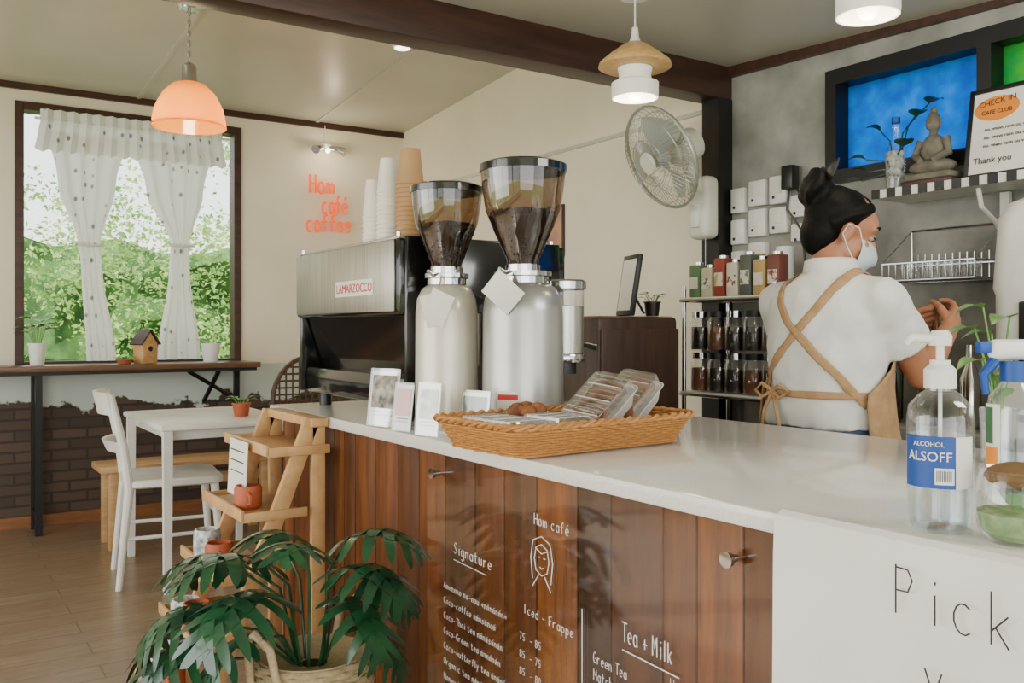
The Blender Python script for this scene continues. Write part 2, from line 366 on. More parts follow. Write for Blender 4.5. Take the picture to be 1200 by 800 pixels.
# ---------------------------------------------------------------- service counter
M_teak=wood('varnished_teak',S(150,86,34),S(88,46,18),S(34,18,9),stretch=(12,12,1.1),rough=.5,isl=.85,vs=2.6,spec=.25)
M_top=mat('speckled_quartz',S(232,229,221),.14,col2=S(212,209,200),vs=260,lo=.55,hi=.68,coat=.2)
c=MB('service_counter')
c.bx(1.032,1.8,-.6,2.86,.0,.918,M_dkwood)
y=-.6
while y<2.87:
    wd=random.choice((.075,.095,.115,.13)); y1=min(y+wd,2.88); c.bx(1.006,1.03,y+.001,y1-.002,.03,.918,M_teak,.003); y=y1
x=1.032
while x<1.8: c.bx(x+.001,min(x+.11,1.8)-.001,2.862,2.88,.03,.918,M_teak,.002); x+=.11
c.bx(.975,1.86,-.6,2.92,.92,.95,M_top,.004)
c.bx(.996,1.0,.84,1.865,.05,.915,M_acrylic)
for y,z in ((1.805,.872),(.915,.867),(.9,.2),(1.8,.2)):
    T=Euler((0,-pi/2,0)).to_matrix().to_4x4(); c.lathe([(0,0),(.006,0),(.006,.012),(.011,.014),(.012,.022),(0,.023)],(.996,y,z),M_chrome,20,T)
def menu(body,y,z,size,slope=-.03,xs=1.0): stroke(c,body,size,frame_M((.994,y,z),'-X'),size*.024+.0002,M_chalk,slope,.7,xs)
menu('Signature',1.735,.705,.024,-.03,1.1); c.tube([(.994,1.735,.69),(.994,1.6,.686)],.0009,M_chalk,5)
rows=['Amenano no-nou *nvnvnvn*','Coco-coffee nvnsvnav','Coco-Thai tea nvnvsvnvn','Coco-Green tea vnnvnvn','Coco-Butterfly tea vnvnv','Organic tea nvnvnv nvn','Honey lemon vnvnv']
for i,rw in enumerate(rows):
    menu(rw,1.78,.618-.034*i,.0145,-.02,1.1); menu(random.choice(['75','80','85'])+'  - '+random.choice(['75','85','80']),1.475,.59-.034*i,.0155)
menu('Iced - Frappe',1.46,.645,.018,-.03,1.05); menu('Hom cafE',1.425,.825,.021)
hx=1.40; hz=.76
for pts in ([(0,.03),(.018,.022),(.024,0),(.018,-.022),(0,-.03),(-.018,-.022),(-.024,0),(-.018,.022),(0,.03)],[(-.03,-.04),(-.036,0),(-.028,.034),(0,.045),(.028,.034),(.036,0),(.03,-.04)],[(-.012,.004),(-.006,.004)],[(.006,.004),(.012,.004)],[(-.006,-.014),(0,-.017),(.006,-.014)],[(-.02,.02),(0,.012),(.02,.02)],[(-.01,-.03),(-.03,-.055)],[(.01,-.03),(.03,-.055)]):
    c.tube([(.994,hx-a,hz+b_) for a,b_ in pts],.0009,M_chalk,5)
menu('Tea + Milk',1.165,.675,.032,-.03,.62); c.tube([(.994,1.165,.66),(.994,1.03,.655)],.0011,M_chalk,5)
menu('Hot',1.05,.632,.017); menu('Green Tea',1.243,.615,.019,-.03,.8); menu('Matcha',1.243,.585,.019,-.03,.8); menu('Thai Tea',1.243,.555,.019,-.03,.8); menu('Cocoa',1.243,.525,.019,-.03,.8)
c.tube([(.994,1.275,.70),(.994,1.275,.35)],.0009,M_chalk,5)
c.done()
# paper/cloth sign draped over end of counter
M_cloth=mat('white_cloth',S(238,236,229),.75,col2=S(230,227,219),vs=3,bump=.2,bs=30)
cl=MB('pickup_sign_cloth'); ny=60; prof=[(1.018,.953),(1.0,.954),(.985,.957),(.972,.958),(.962,.952),(.957,.94),(.955,.9),(.954,.8),(.953,.6),(.952,.4),(.951,.2),(.95,.08)]
rings=[[V((x+(.004*sin(i*.35)+.003*sin(i*.9+z*8))*(max(0,.93-z)),.812-1.15*i/ny,z)) for i in range(ny+1)] for x,z in prof]
cl.loft(rings,M_cloth,False,False,False)
Mx=frame_M((.946,.628,.872),'-X'); stroke(cl,'Pick',.056,Mx,.0010,M_ink,-.04,.8,.9)
stroke(cl,'you',.05,frame_M((.944,.59,.79),'-X'),.0010,M_ink,-.05,.8); stroke(cl,'order here',.05,frame_M((.943,.66,.68),'-X'),.0010,M_ink,-.05,.75)
ob=cl.done()

# ---------------------------------------------------------------- espresso machine
e=MB('espresso_machine')
for x in (1.13,1.52):
    for y in (2.2,2.82): e.cyl((x,y,.9505),.02,.045,M_blkplastic,16)
e.bx(1.085,1.6,2.14,2.88,.99,1.075,M_blkgloss,.012)
e.loft([[V((x,y,1.075)) for x,y in ((1.14,2.16),(1.14,2.86),(1.45,2.86),(1.45,2.16))],[V((x,y,1.24)) for x,y in ((1.085,2.16),(1.085,2.86),(1.45,2.86),(1.45,2.16))]],M_blkgloss)
e.bx(1.056,1.6,2.13,2.89,1.235,1.44,M_blkgloss,.01)
e.bx(1.048,1.056,2.15,2.87,1.245,1.435,M_steel,.003)
e.box((1.32,2.125,1.22),(.5,.016,.45),M_blkgloss,None,.006); e.box((1.32,2.895,1.22),(.5,.016,.45),M_blkgloss,None,.006)
e.bx(1.07,1.58,2.16,2.86,1.44,1.448,M_steel,.002)
for x,y in ((1.07,2.16),(1.07,2.86),(1.57,2.86),(1.57,2.16)): e.cyl((x,y,1.445),.006,.012,M_chrome,8)
e.bx(1.044,1.049,2.27,2.53,1.292,1.338,M_paper,.002)
e.text('LAMARZOCCO',.036,M_red,frame_M((1.0435,2.52,1.303),'-X'))
for y in (2.35,2.68):
    e.cyl((1.5,y,1.12),.04,.13,M_chrome,24); e.cyl((1.5,y,1.1),.036,.03,M_chrome,24); e.tube([(1.53,y,1.11),(1.7,y,1.1)],[.012,.015],M_blkplastic,10)
for y in (2.2,2.83): e.tube([(1.58,y,1.25),(1.62,y,1.15),(1.63,y,1.03)],.005,M_chrome,8)
for y in (2.3,2.5,2.7): e.cyl((1.6,y,1.34),.02,.03,M_blkplastic,16,None,Euler((0,pi/2,0)).to_matrix().to_4x4())
e.done()
# cups
def cupstack(name,x,y,z,n,r,m,h=.09,st=.013):
    q=MB(name); prof=[(0,0)]; 
    for i in range(n):
        zz=i*st; prof+=[(r*.98,zz),(r*1.04,zz+.001),(r*1.04,zz+.005),(r*.97,zz+.006),(r*.955,zz+st-.001)]
    zz=n*st; prof+=[(r*1.04,zz),(r*1.04,zz+.005),(r*.97,zz+.006),(r*.7,zz+h),(r*.66,zz+h),(r*.64,zz+h-.004),(0,zz+h-.004)]
    q.lathe(prof,(x,y,z),m,32); q.done(smooth=40)
M_wcup=mat('white_paper_cup',S(240,234,222),.5)
cupstack('paper_cup_stack',1.165,2.28,1.449,12,.040,M_kraft,.1)
cupstack('paper_cup_stack',1.15,2.385,1.449,11,.036,M_wcup,.1)
cupstack('paper_cup_stack',1.14,2.465,1.449,7,.034,M_wcup,.1)
# ---------------------------------------------------------------- grinders
def grinder(name,x,y,br,hr,ztop,body,az):
    g=MB(name); zb=.9505
    g.lathe([(0,0),(br*1.02,0),(br*1.03,.012),(br,.03),(br*.98,.29),(br*.93,.325),(br*.78,.35),(br*.6,.36),(0,.36)],(x,y,zb),body,48)
    g.lathe([(br*.62,.36),(br*.62,.375),(br*.7,.377),(br*.7,.388),(.042,.39),(.042,.405),(0,.405)],(x,y,zb),M_chrome,36)
    H=ztop-(zb+.395); z0=zb+.395
    prof=[(.036,0),(.04,.1*H),(hr*.66,.34*H),(hr*.88,.56*H),(hr*.97,.8*H),(hr,H*.95)]
    g.lathe(prof,(x,y,z0),M_smoke,48)
    g.lathe([(hr*.99,H*.93),(hr*1.03,H*.93),(hr*1.03,H),(hr*.9,H+.006),(0,H+.008)],(x,y,z0),M_blkgloss,48)
    g.lathe([(hr*.9,H*.93),(hr*.88,H+.002)],(x,y,z0),M_blkplastic,32)
    g.lathe([(0,.005),(.033,.005),(.037,.1*H),(hr*.63,.34*H),(hr*.8,.5*H),(hr*.6,.55*H),(0,.6*H)],(x,y,z0),M_beans,40)
    for i in range(200):
        a=random.uniform(0,2*pi); rr=random.random()**.5*hr*.76; zz=z0+H*(.585-.06*rr/hr)
        T=Euler((random.random()*3,random.random()*3,random.random()*3)).to_matrix().to_4x4()
        g.sph((x+rr*cos(a),y+rr*sin(a),zz),(.006,.0042,.0035),M_beans,8,T)
    for i in range(220):
        a=random.uniform(0,2*pi); t=random.uniform(.13,.5); rr=(.038+(hr*.63-.038)*max(0,(t-.1)/.24)) if t<.34 else hr*(.63+.17*(t-.34)/.16)
        T=Euler((random.random()*3,random.random()*3,random.random()*3)).to_matrix().to_4x4()
        g.sph((x+rr*.97*cos(a),y+rr*.97*sin(a),z0+t*H),(.006,.0042,.0035),M_beans,8,T)
    g.tube([(x-br*.6,y-.02,zb+.38),(x-br*1.0,y-.05,zb+.39)],.004,M_chrome,8)
    dx,dy=cos(az),sin(az); px,py=x+dx*(br+.062),y+dy*(br+.062)
    g.box((x+dx*(br+.0),y+dy*(br+.0),zb+.3),(.06,.05,.07),body,(0,0,az),.008)
    return g,px,py
g,px,py=grinder('coffee_grinder',1.24,1.825,.1,.104,1.598,M_silver,.25)
g.lathe([(0,0),(.05,0),(.053,.01),(.05,.02)],(px,py,1.115),M_chrome,36); g.lathe([(.05,.02),(.05,.185)],(px,py,1.115),M_glass,36)
g.lathe([(.049,.02),(.049,.14),(0,.145)],(px,py,1.117),M_steel,36)
g.lathe([(.05,.185),(.056,.187),(.056,.205),(.05,.21),(0,.212)],(px,py,1.115),M_chrome,36)
g.tube([(px+.05,py-.01,1.16),(px+.08,py-.03,1.15)],[.006,.009],M_blkplastic,8); g.cyl((px,py,1.085),.03,.03,M_blkplastic,20)
g.box((1.145,1.768,1.285),(.003,.085,.07),M_paper,(.75,-.15,.6),.001)
g.box((1.158,1.765,.99+.04),(.003,.055,.045),M_paper,(0,0,.62),.001); g.box((1.1565,1.764,1.04),(.003,.05,.012),M_red,(0,0,.62))
g.done()
g,px,py=grinder('coffee_grinder',1.125,2.0,.08,.09,1.557,M_creamal,.5)
g.cyl((px-.02,py,1.1),.035,.14,M_chrome,28)
g.box((1.062,1.93,1.25),(.003,.06,.085),M_paper,(.45,-.2,.7),.001); g.tube([(1.065,1.935,1.29),(1.08,1.945,1.33)],.002,M_kraft,6)
g.box((1.055,1.95,1.245),(.003,.05,.08),M_paper,(-.2,-.15,.5),.001)
g.done()
# ---------------------------------------------------------------- card stands
def cardstand(x,y,w,h,rz,col,lines,name='card_stand'):
    q=MB(name); q.M=Matrix.Translation((x,y,.953))@Euler((0,0,rz)).to_matrix().to_4x4()@frame_M((0,0,0),'-X')
    q.box((0,h/2,0),(w,h,.0025),M_paper,(-.12,0,0)); q.box((0,h/2+.002,.004),(w+.008,h+.008,.002),M_glass,(-.12,0,0))
    q.box((0,.0015,-.02),(w+.008,.003,.05),M_glass)
    q.box((0,h*.62,.003+h*.0),(w*.86,h*.6,.001),col,(-.12,0,0))
    for i in range(lines): q.box((0,h*(.26-.07*i),.006),(w*.7,.003,.001),M_ink,(-.12,0,0))
    q.done(smooth=0)
cardstand(1.0,2.1,.1,.14,.3,mat('photo_print_beige',S(196,180,160),.5,col2=S(60,60,60),vs=30),3)
cardstand(.995,1.98,.06,.11,.25,mat('photo_print_pink',S(226,160,140),.5),2)
cardstand(1.0,1.86,.065,.115,.3,mat('photo_print_green',S(110,140,100),.5,col2=S(226,222,206),vs=40),3)
cardstand(1.07,1.77,.085,.1,.25,mat('deep_green_card',S(44,74,56),.5),0)
# ---------------------------------------------------------------- pastry basket
BC=V((1.165,1.548,.9515)); BR=.07; BM=Matrix.Translation(BC)@Euler((0,0,BR)).to_matrix().to_4x4()
bk=MB('wicker_basket'); bk.M=BM; W0,H0=.49,.285
def resamp(base,N):
    P=[V((a,b_,0)) for a,b_ in base]; per=len(P); L=[0]
    for i in range(per): L.append(L[-1]+(P[(i+1)%per]-P[i]).length)
    out=[]
    for j in range(N):
        s_=L[-1]*j/N; i=next(ii for ii in range(per) if L[ii+1]>=s_-1e-9); f=(s_-L[i])/max(1e-9,L[i+1]-L[i]); p=P[i].lerp(P[(i+1)%per],f); out.append((p,p.normalized()))
    return out
for k in range(11):
    t=k/10; z=.006+.052*t
    pts=[(p.x+n_.x*.0034*cos(pi*j/3+pi*k),p.y+n_.y*.0034*cos(pi*j/3+pi*k),z) for j,(p,n_) in enumerate(resamp(rrect(W0-.04+.05*t,H0-.04+.05*t,.045,6),180))]
    bk.tube(pts,.003,M_wicker,5,True)
for ph in (0,pi):
    pts=[(p.x+n_.x*.004*cos(2*pi*j/8+ph),p.y+n_.y*.004*cos(2*pi*j/8+ph),.063+.004*sin(2*pi*j/8+ph)) for j,(p,n_) in enumerate(resamp(rrect(W0+.02,H0+.02,.05,10),240))]
    bk.tube(pts,.0045,M_wicker,6,True)
for i in range(22):
    y_=-(H0-.05)/2+(H0-.05)*i/21; bk.tube([(-(W0-.06)/2,y_,.005),((W0-.06)/2,y_,.005)],.0035,M_wicker,5)
bk.done()
M_tray=translucent('frosted_tray_plastic',S(240,240,236),.4,S(226,226,220),30,.3)
def clamshell(mx,w,l,h,fill,ribs=True,name='pastry_box'):
    q=MB(name); q.M=mx
    def R(a,b_,z,r=.014,am=0):
        out=[]
        for i,(p,n_) in enumerate(resamp(rrect(a,b_,r,5),96)): out.append(V((p.x+n_.x*am*(i%2),p.y+n_.y*am*(i%2),z)))
        return out
    q.loft([R(w*.84,l*.88,0),R(w*.93,l*.95,h*.5,.014,.0018),R(w*1.02,l*1.02,h*.52),R(w*1.02,l*1.02,h*.54)],M_tray if ribs else M_clearpl,True,False)
    q.loft([R(w*1.02,l*1.02,h*.55),R(w*.96,l*.96,h*.6),R(w*.88,l*.9,h),R(w*.8,l*.84,h*.97)],M_clearpl,False,True)
    q.tube([tuple(v) for v in R(w*1.03,l*1.03,h*.54)],.0015,M_tray,5,True)
    for i in range(9): q.tube([(-w*.4,-l*.38+l*.76*i/8,h*1.0),(w*.4,-l*.38+l*.76*i/8,h*1.0)],.0012,M_tray if i%3==0 else M_clearpl,5)
    for i in range(fill):
        q.sph((random.uniform(-.02,.02)*w,-l*.38+l*.76*(i+.5)/fill,h*.62),(w*.41,l*.36/fill*1.25,h*.35),M_bread,14,Euler((random.uniform(-.3,.3),0,random.uniform(-.2,.2))).to_matrix().to_4x4())
    q.done()
TT=lambda p,rx,ry,rz:Matrix.Translation(p)@Euler((0,0,rz)).to_matrix().to_4x4()@Euler((rx,ry,0)).to_matrix().to_4x4()
clamshell(TT((.995,1.535,.972),0,0,.07),.105,.2,.048,3,False)
clamshell(TT((1.105,1.50,.972),0,0,.07),.1,.14,.05,3,False)
clamshell(TT((1.225,1.51,1.005),.5,.14,-1.15),.1,.19,.066,6)
clamshell(TT((1.36,1.57,1.008),.5,.14,-1.15),.1,.175,.066,6)
q=MB('brownie_bowl'); q.lathe([(.03,0),(.045,.02),(.052,.045),(.054,.045),(.047,.018),(.03,-.002)],(1.12,1.632,.972),M_clearpl,28)
for i in range(7): q.sph((1.12+.025*cos(i*1.05),1.632+.025*sin(i*1.05),1.018+.004*(i%2)),(.021,.021,.018),M_bread,10)
q.done()
# ---------------------------------------------------------------- bottles at pickup end
def wrap(cx,cy,r,a0,z0): return lambda co:(cx+(r+co.z)*cos(a0+co.x/r),cy+(r+co.z)*sin(a0+co.x/r),z0+co.y)
s=MB('sanitizer_pump_bottle'); bx,by=1.068,.645; r=.039; vw=math.atan2(-by,-bx)
s.lathe([(0,0),(r*.95,0),(r,.006),(r,.135),(r*.94,.153),(r*.6,.168),(.017,.172),(.017,.182)],(bx,by,.951),M_glass,48)
s.lathe([(0,.004),(r*.9,.004),(r*.93,.01),(r*.93,.118),(0,.118)],(bx,by,.951),glassy('gel_liquid',(.88,.93,.95,1),.05,.3),40)
s.lathe([(r+.0006,.055),(r+.0006,.118)],(bx,by,.951),M_blue,30,None,vw-1.25,vw+.45)
s.lathe([(r+.0006,.055),(r+.0006,.118)],(bx,by,.951),M_paper,16,None,vw+.45,vw+1.1)
s.lathe([(r+.001,.06),(r+.001,.08)],(bx,by,.951),M_chalk,12,None,vw-.15,vw+.4)
s.text('ALSOFF',.0165,M_chalk,None,.0004,'CENTER',wrap(bx,by,r+.0012,vw-.35,1.039)); s.text('ALCOHOL',.008,M_chalk,None,.0004,'CENTER',wrap(bx,by,r+.0012,vw-.35,1.057))
for i in range(9): s.lathe([(r+.0014,.064),(r+.0014,.077)],(bx,by,.951),M_ink,1,None,vw-.1+i*.05,vw-.1+i*.05+.02)
s.lathe([(.019,.175),(.019,.198),(.012,.205),(.012,.21),(0,.21)],(bx,by,.951),M_white,28); s.cyl((bx,by,1.16),.005,.02,M_white,14)
s.lathe([(0,.228),(.013,.228),(.014,.24),(.009,.247),(0,.247)],(bx,by,.951),M_white,24)
s.tube([(bx,by,1.187),(bx-.03,by+.02,1.189),(bx-.036,by+.024,1.18)],[.007,.0055,.004],M_white,10)
s.tube([(bx,by,1.14),(bx,by,.96)],.0025,M_white,8)
s.done()
s=MB('spray_bottle'); bx,by=1.40,.725; r=.04
s.lathe([(0,0),(r,0),(r,.12),(r*.9,.145),(.02,.165),(.016,.175)],(bx,by,.951),M_glass,40)
s.lathe([(0,.004),(r*.93,.004),(r*.93,.07),(0,.07)],(bx,by,.951),glassy('spray_liquid',(.86,.93,.95,1),.05,.3),30)
vw=math.atan2(-by,-bx)
s.lathe([(r+.0006,.03),(r+.0006,.135)],(bx,by,.951),M_paper,20,None,vw-1.3,vw-.5); s.lathe([(r+.001,.075),(r+.001,.13)],(bx,by,.951),M_green,20,None,vw-1.25,vw-.8)
s.lathe([(r+.001,.035),(r+.001,.07)],(bx,by,.951),M_orange,20,None,vw-1.25,vw-.6)
lf=V((-.834,.552,0))
s.cyl((bx,by,1.12),.021,.03,M_blue,20); hdp=V((bx,by,1.168))+lf*.008; s.box(hdp,(.066,.024,.032),M_white,(0,0,math.atan2(lf.y,lf.x)),.012,3)
s.box(V((bx,by,1.172))+lf*.048,(.018,.018,.018),M_blue,(0,0,math.atan2(lf.y,lf.x)),.003)
s.tube([V((bx,by,1.152))+lf*.03,V((bx,by,1.13))+lf*.048,V((bx,by,1.1))+lf*.044],[.009,.007,.005],M_blue,10)
s.done()
s=MB('succulent_glass_bowl'); bx,by=1.075,.553
s.lathe([(0,0),(.03,0),(.042,.012),(.048,.04),(.044,.07),(.04,.082),(.042,.085)],(bx,by,.951),M_glass,40)
s.lathe([(0,.004),(.028,.004),(.038,.012),(.044,.035),(0,.042)],(bx,by,.951),mat('green_gravel',S(150,176,120),.7,col2=S(110,140,86),vs=60),32)
for i in range(14):
    a=i*2.4; rr=.012+.014*(i/14); heart_leaf(s,(bx+.3*rr*cos(a),by+.3*rr*sin(a),.99),(cos(a),sin(a),1.2),.035,M_leaf2,.1,.3)
s.sph((bx,by,1.028),(.036,.036,.016),mat('moss_brown',S(120,88,52),.9,bump=.6),18)
s.done()
s=MB('plant_cutting_glass'); bx,by=1.70,.91
s.lathe([(0,0),(.03,0),(.034,.1),(.032,.1),(.028,.004),(0,.004)],(bx,by,.951),M_glass,28)
for i,(dx,dy,h) in enumerate(((-.03,.03,.25),(.02,-.02,.2),(-.02,-.03,.27),(.03,.03,.24),(-.04,.01,.19),(.0,.03,.29))):
    p=[(bx,by,.96),(bx+dx*.3,by+dy*.3,.95+h*.6),(bx+dx,by+dy,.95+h)]; s.tube(p,.0018,M_leaf2,6); heart_leaf(s,p[2],(dx*3-.3,dy*3+.1,.1),.06,M_leaf2,.5)
    heart_leaf(s,p[1],(-dx,-dy-.05,.1),.045,M_leaf2,.5)
s.done()
# ---------------------------------------------------------------- pendants
M_amber=translucent('amber_glass_shade',(1,.40,.045,1),.6,(.92,.28,.02,1),3,.15)
b=M_amber.node_tree.nodes['Principled BSDF']; b.inputs['Coat Weight'].default_value=.6; b.inputs['Emission Color'].default_value=(1,.36,.02,1); b.inputs['Emission Strength'].default_value=.3
p=MB('pendant_lamp_amber'); x,y=1.125,4.57
p.lathe([(0,2.8),(.055,2.8),(.06,2.78),(.05,2.765),(0,2.76)],(x,y,0),M_chrome,28)
z=2.765
while z>2.5:
    t=[(x+ .008*cos(a),y,z-.014+.016*sin(a)) if int(z*1000)%2 else (x,y+.008*cos(a),z-.014+.016*sin(a)) for a in [2*pi*i/10 for i in range(10)]]
    p.tube(t,.0022,M_chrome,5,True); z-=.025
p.tube([(x,y,2.77),(x,y,2.46)],.0025,M_blkplastic,6)
p.lathe([(0,2.5),(.02,2.5),(.034,2.488),(.036,2.42),(.045,2.405),(0,2.4)],(x,y,0),M_chrome,32)
p.lathe([(.04,2.41),(.08,2.395),(.125,2.35),(.16,2.28),(.172,2.225),(.173,2.19)],(x,y,0),M_amber,48)
p.lathe([(.172,2.196),(.175,2.196),(.175,2.187),(.170,2.185)],(x,y,0),M_amber,48)
p.sph((x,y,2.27),(.035,.035,.045),mat('bulb_glow',(1,.8,.5,1),.5,emit=5),16); p.tube([(x,y,2.31),(x,y,2.4)],.018,M_chrome,12)
p.done()
M_shade=mat('white_shade',S(240,236,224),.4,emit=.25); M_bulb=mat('warm_bulb',(1,.9,.75,1),.5,emit=6)
M_bamboo=wood('bamboo_ring',S(226,186,126),S(200,154,94),stretch=(20,20,20))
def pend2(x,y,z,zc):
    p=MB('pendant_lamp'); p.tube([(x,y,zc),(x,y,z+.2)],.003,M_white,6); p.cyl((x,y,zc-.02),.05,.02,M_white,24)
    p.lathe([(0,.235),(.01,.235),(.014,.2),(.022,.185),(.026,.172)],(x,y,z),M_white,24)
    p.lathe([(.024,.186),(.04,.178),(.08,.15),(.118,.118),(.122,.105),(.112,.1),(.07,.098),(.06,.1)],(x,y,z),M_bamboo,40)
    p.lathe([(.058,.1),(.052,.075),(.056,.06),(.078,.05),(.078,.01),(.076,0),(.07,.0),(.07,.045),(0,.055)],(x,y,z),M_shade,40)
    p.sph((x,y,z+.02),(.028,.028,.03),M_bulb,14); p.done()
pend2(2.0,2.28,1.966,2.32); pend2(2.0,1.40,1.985,2.245)
d=MB('ceiling_downlight'); d.cyl((2.3,4.6,2.787),.055,.016,M_white,28); d.cyl((2.3,4.6,2.782),.042,.006,M_bulb,24); d.done()
d=MB('wall_spotlight'); d.tube([(2.46,6.155,2.66),(2.46,6.155,2.52)],.006,M_white,8); d.cyl((2.46,6.16,2.49),.05,.03,M_white,20); 
for a in (-1,1): d.tube([(2.46,6.15,2.5),(2.46+a*.07,6.08,2.48),(2.46+a*.11,6.05,2.46)],[.012,.025,.032],M_chrome,14)
d.sph((2.46,6.1,2.47),.02,M_bulb,10); d.tube([(2.34,6.162,2.5),(2.6,6.162,2.49)],.005,M_white,6)
d.done()
# neon sign
M_neon=mat('neon_orange_tube',(.95,.12,.02,1),.4,emit=.7)
n=MB('neon_sign'); 
for body,x,z,sz,xx in (('Hom',2.335,2.165,.13,.75),('cafE',2.43,2.025,.13,.6),('coffee',2.315,1.89,.125,.7)): stroke(n,body,sz,frame_M((x,6.13,z),'-Y'),.0085,M_neon,.03,.66,xx)
for x,z in ((2.36,2.18),(2.5,2.06),(2.36,1.93),(2.6,1.93)): n.tube([(x,6.13,z),(x,6.169,z)],.004,M_white,6)
n.done()
# ---------------------------------------------------------------- curtains
m,nt,b=newmat('sprig_print_cotton'); o=nt.nodes['Material Output']
vo=nt.nodes.new('ShaderNodeTexVoronoi'); vo.inputs['Scale'].default_value=19; vo.inputs['Randomness'].default_value=.5; nt.links.new(coords(nt,(1,.01,.6)),vo.inputs['Vector'])
k=ramp(nt,vo.outputs['Distance'],.13,.22); cc=mixc(nt,k,S(134,136,138),S(244,243,240)); nt.links.new(cc,b.inputs['Base Color']); b.inputs['Roughness'].default_value=.8
t=nt.nodes.new('ShaderNodeBsdfTranslucent'); nt.links.new(cc,t.inputs[0]); mx=nt.nodes.new('ShaderNodeMixShader'); mx.inputs[0].default_value=.42
nt.links.new(b.outputs[0],mx.inputs[1]); nt.links.new(t.outputs[0],mx.inputs[2]); nt.links.new(mx.outputs[0],o.inputs[0]); M_curt=m
cu=MB('window_curtain')
def drape(rows,folds,amp=.012,y0=6.1):
    R=[]
    for (z,x0,x1) in rows:
        R.append([V((x0+(x1-x0)*i/60,y0+(amp*cos(2*pi*folds*i/60)*min(1,.4+(x1-x0)*2)),z+(.012*cos(2*pi*folds*i/60) if folds>10 and z<2.3 else 0))) for i in range(61)])
    cu.loft(R,M_curt,False,False,False)
def interp(keys,n=24):
    out=[]
    for i in range(n+1):
        z=keys[0][0]+(keys[-1][0]-keys[0][0])*i/n
        for a,b_ in zip(keys,keys[1:]):
            if a[0]>=z>=b_[0]-1e-6:
                f=(a[0]-z)/(a[0]-b_[0]); f=f*f*(3-2*f); out.append((z,a[1]+(b_[1]-a[1])*f,a[2]+(b_[2]-a[2])*f)); break
    return out
drape(interp([(2.52,.63,1.71),(2.45,.63,1.71),(2.4,.62,1.72),(2.27,.6,1.74)]),15,.018,6.07)
drape(interp([(2.4,.68,1.12),(2.1,.73,1.06),(1.72,.84,.97),(1.6,.86,.98),(1.0,.89,1.06)]),4,.024,6.11)
drape(interp([(2.4,1.16,1.66),(2.1,1.24,1.60),(1.74,1.39,1.51),(1.6,1.38,1.51),(1.0,1.31,1.58)]),4,.024,6.11)
cu.tube([(.6,6.09,2.465),(1.76,6.09,2.465)],.008,M_white,8)
for x0,x1,z in ((.83,.98,1.72),(1.38,1.52,1.74)): cu.tube([(x0,6.09,z),((x0+x1)/2,6.07,z-.01),(x1,6.09,z),((x0+x1)/2,6.13,z+.01)],.008,M_curt,8,True)
cu.done(smooth=60)
# ---------------------------------------------------------------- window bar
M_bar=wood('bar_top_wood',S(118,86,62),S(82,58,42),stretch=(1,12,12),rough=.3,coat=.3)
b_=MB('window_bar_table'); b_.bx(-2.6,1.88,5.8,6.14,.95,.985,M_bar,.004); b_.bx(-2.6,1.86,5.82,6.14,.93,.95,M_black)
for x in (-1.6,-.5,.6): 
    b_.bx(x-.018,x+.018,5.86,5.9,0,.93,M_black); b_.bx(x-.018,x+.018,6.08,6.12,0,.93,M_black); b_.bx(x-.015,x+.015,5.9,6.08,.1,.13,M_black)
b_.tube([(1.6,6.12,.72),(1.62,5.84,.93)],.014,M_black,6); b_.tube([(1.82,6.12,.72),(1.45,5.9,.93)],.014,M_black,6); b_.bx(1.8,1.835,6.11,6.14,.6,.93,M_black)
b_.done()
h=MB('birdhouse'); h.M=Matrix.Translation((1.2,5.95,.986))@Euler((0,0,.5)).to_matrix().to_4x4()@Matrix.Diagonal((1.1,1.1,1.2,1))
h.box((0,0,.05),(.1,.08,.1),M_pine,None,.002); h.raw([(-.05,-.04,.1),(.05,-.04,.1),(0,-.04,.16),(-.05,.04,.1),(.05,.04,.1),(0,.04,.16)],[[0,1,2],[5,4,3],[0,2,5,3],[1,4,5,2]],M_pine)
for sg in (-1,1): h.box((sg*.033,0,.135),(.1,.1,.008),M_dkwood,(0,sg*.87,0))
h.cyl((0,-.041,.075),.014,.003,M_black,16,None,Euler((pi/2,0,0)).to_matrix().to_4x4()); h.tube([(0,-.04,.04),(0,-.06,.04)],.003,M_pine,6); h.done()
def pot(name,x,y,z,r,h_,m,leaf,n=12,L=.07,up=1.0):
    q=MB(name); q.lathe([(0,0),(r*.75,0),(r*.95,h_*.9),(r*1.05,h_*.9),(r*1.05,h_),(r*.92,h_),(r*.88,h_*.85),(0,h_*.85)],(x,y,z),m,28)
    q.lathe([(0,h_*.86),(r*.88,h_*.86)],(x,y,z),M_soil,20)
    for i in range(n):
        a=i*2.4; st=(x+r*.3*cos(a),y+r*.3*sin(a),z+h_*.86); e_=(x+r*.9*cos(a),y+r*.9*sin(a),z+h_+L*up*random.uniform(.4,1))
        q.tube([st,e_],.0018,leaf,5); heart_leaf(q,e_,(cos(a),sin(a),.4),L,leaf,.4,.3)
    q.done()
pot('potted_flower',.6,5.95,.986,.05,.13,M_white,M_leaf2,16,.1,1.4)
pot('potted_flower',1.6,5.95,.986,.06,.12,M_white,M_leaf2,8,.05,.5)
pot('potted_succulent',1.07,5.9,.986,.05,.025,M_terra,M_leaf2,10,.03,.5)
pot('potted_houseplant',2.12,5.9,0,.12,.6,M_dkwood,M_leaf,14,.13,.9)
